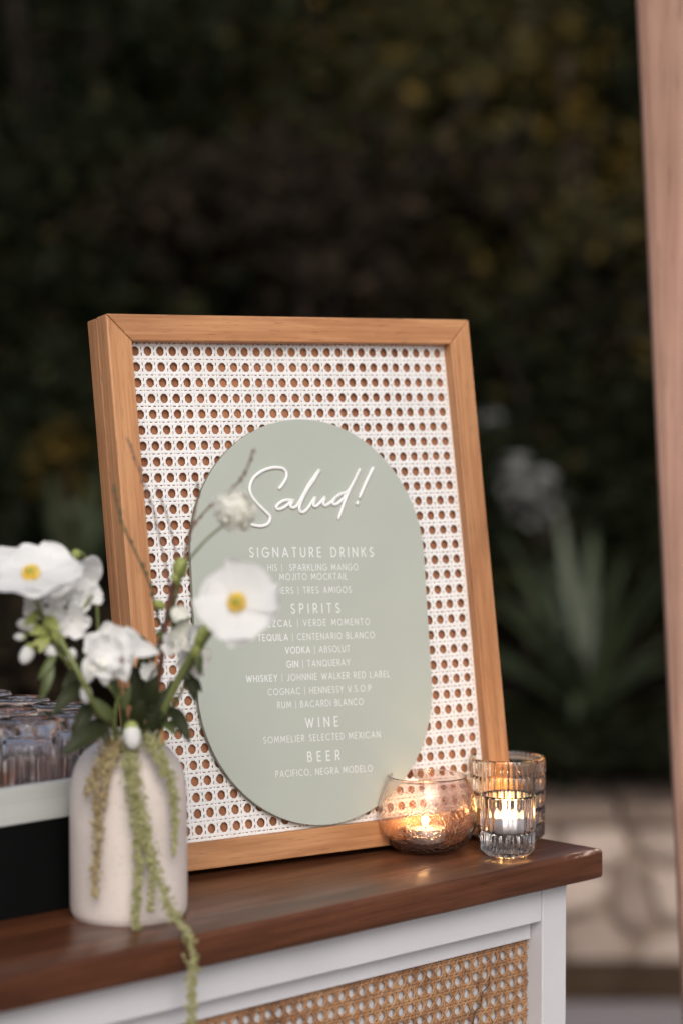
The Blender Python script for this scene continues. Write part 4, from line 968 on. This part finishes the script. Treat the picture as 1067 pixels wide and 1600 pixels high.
# white closed bud at the rim
b1 = flower_root('closed_bud', 'closed white flower bud hanging over the front rim of the vase', 'flower')
bud(b1, at(207, 1150, 2.03), 0.0078, (0.1, -0.3, -1), 'petal_white', True, 1.5)
stem(b1, [mouth(0.002, -0.010, -0.03), mouth(0.003, -0.016, 0.012), at(207, 1136, 2.035), at(207, 1146, 2.032)], 0.0015)
# trailing amaranth
def amaranth(label, strands, mat, seed):
    t = flower_root('amaranth', label, 'flower', 'trailing amaranth tassels'); r = random.Random(seed)
    for j, (pts, r0, r1_) in enumerate(strands):
        P = smooth_path([at(*q) - t.location for q in pts], 10); k = len(P); m_ = MB()
        m_.tube(P, 0.0011, 5)
        d = 0.0; step = 0.0011
        for i in range(k - 1):
            a, b = Vector(P[i]), Vector(P[i + 1]); L = (b - a).length; n_ = max(1, int(L / step)); rad = r0 + (r1_ - r0) * i / k
            rad *= 0.7 + 0.35 * abs(math.sin(i * 0.37 + j)) + 0.2 * r.random()
            for q in range(n_):
                for _ in range(8 if rad > 0.004 else 5):
                    v = Vector((r.gauss(0, 1), r.gauss(0, 1), r.gauss(0, 1))).normalized() * rad * abs(r.gauss(0.62, 0.3))
                    m_.ball(a.lerp(b, q / n_) + v, r.uniform(0.0006, 0.0015), 5, 3)
        m_.build('tassel', mat, t)
    stem(t, [mouth(0, -0.008, -0.03), mouth(0, -0.018, 0.006), at(*strands[0][0][0])], 0.0016)
ys = 2.022
amaranth('long green amaranth tassel trailing down the vase and over the bar edge', [
    ([(200, 1158, 2.05), (207, 1185, 2.032), (214, 1230, 2.024), (222, 1280, 2.022), (232, 1325, 2.022), (246, 1365, 2.018), (258, 1400, 2.010), (274, 1432, 1.996), (295, 1462, 1.985), (302, 1500, 1.980), (300, 1545, 1.98), (300, 1596, 1.98), (298, 1650, 1.98)], .0074, .0048),
    ([(204, 1165, 2.045), (202, 1205, 2.028), (208, 1255, 2.022), (215, 1300, 2.021), (218, 1345, 2.021), (215, 1390, 2.021), (212, 1435, 2.021), (217, 1450, 2.021)], .0080, .0034),
    ([(222, 1260, 2.022), (232, 1310, 2.021), (238, 1360, 2.021), (236, 1412, 2.021), (238, 1424, 2.021)], .0048, .0026)], 'amaranth_green', 2)
amaranth('brownish amaranth tassel hanging down the left side of the vase', [
    ([(180, 1158, 2.05), (166, 1178, 2.034), (156, 1205, 2.027), (150, 1240, 2.025), (154, 1280, 2.025), (152, 1330, 2.025), (148, 1385, 2.025), (150, 1402, 2.025)], .0098, .0030),
    ([(178, 1165, 2.05), (160, 1190, 2.03), (142, 1220, 2.029), (136, 1240, 2.030)], .0062, .0030),
    ([(184, 1165, 2.045), (172, 1200, 2.027), (164, 1235, 2.024), (162, 1262, 2.024)], .0066, .0030)], 'amaranth_brown', 3)
amaranth('short green amaranth tassel hanging down the right side of the vase', [
    ([(228, 1155, 2.05), (250, 1170, 2.036), (264, 1205, 2.034), (272, 1245, 2.036), (274, 1290, 2.037), (272, 1338, 2.037)], .0084, .0028),
    ([(232, 1152, 2.05), (240, 1170, 2.034), (252, 1195, 2.03), (258, 1212, 2.03)], .0066, .0040)], 'amaranth_green', 4)
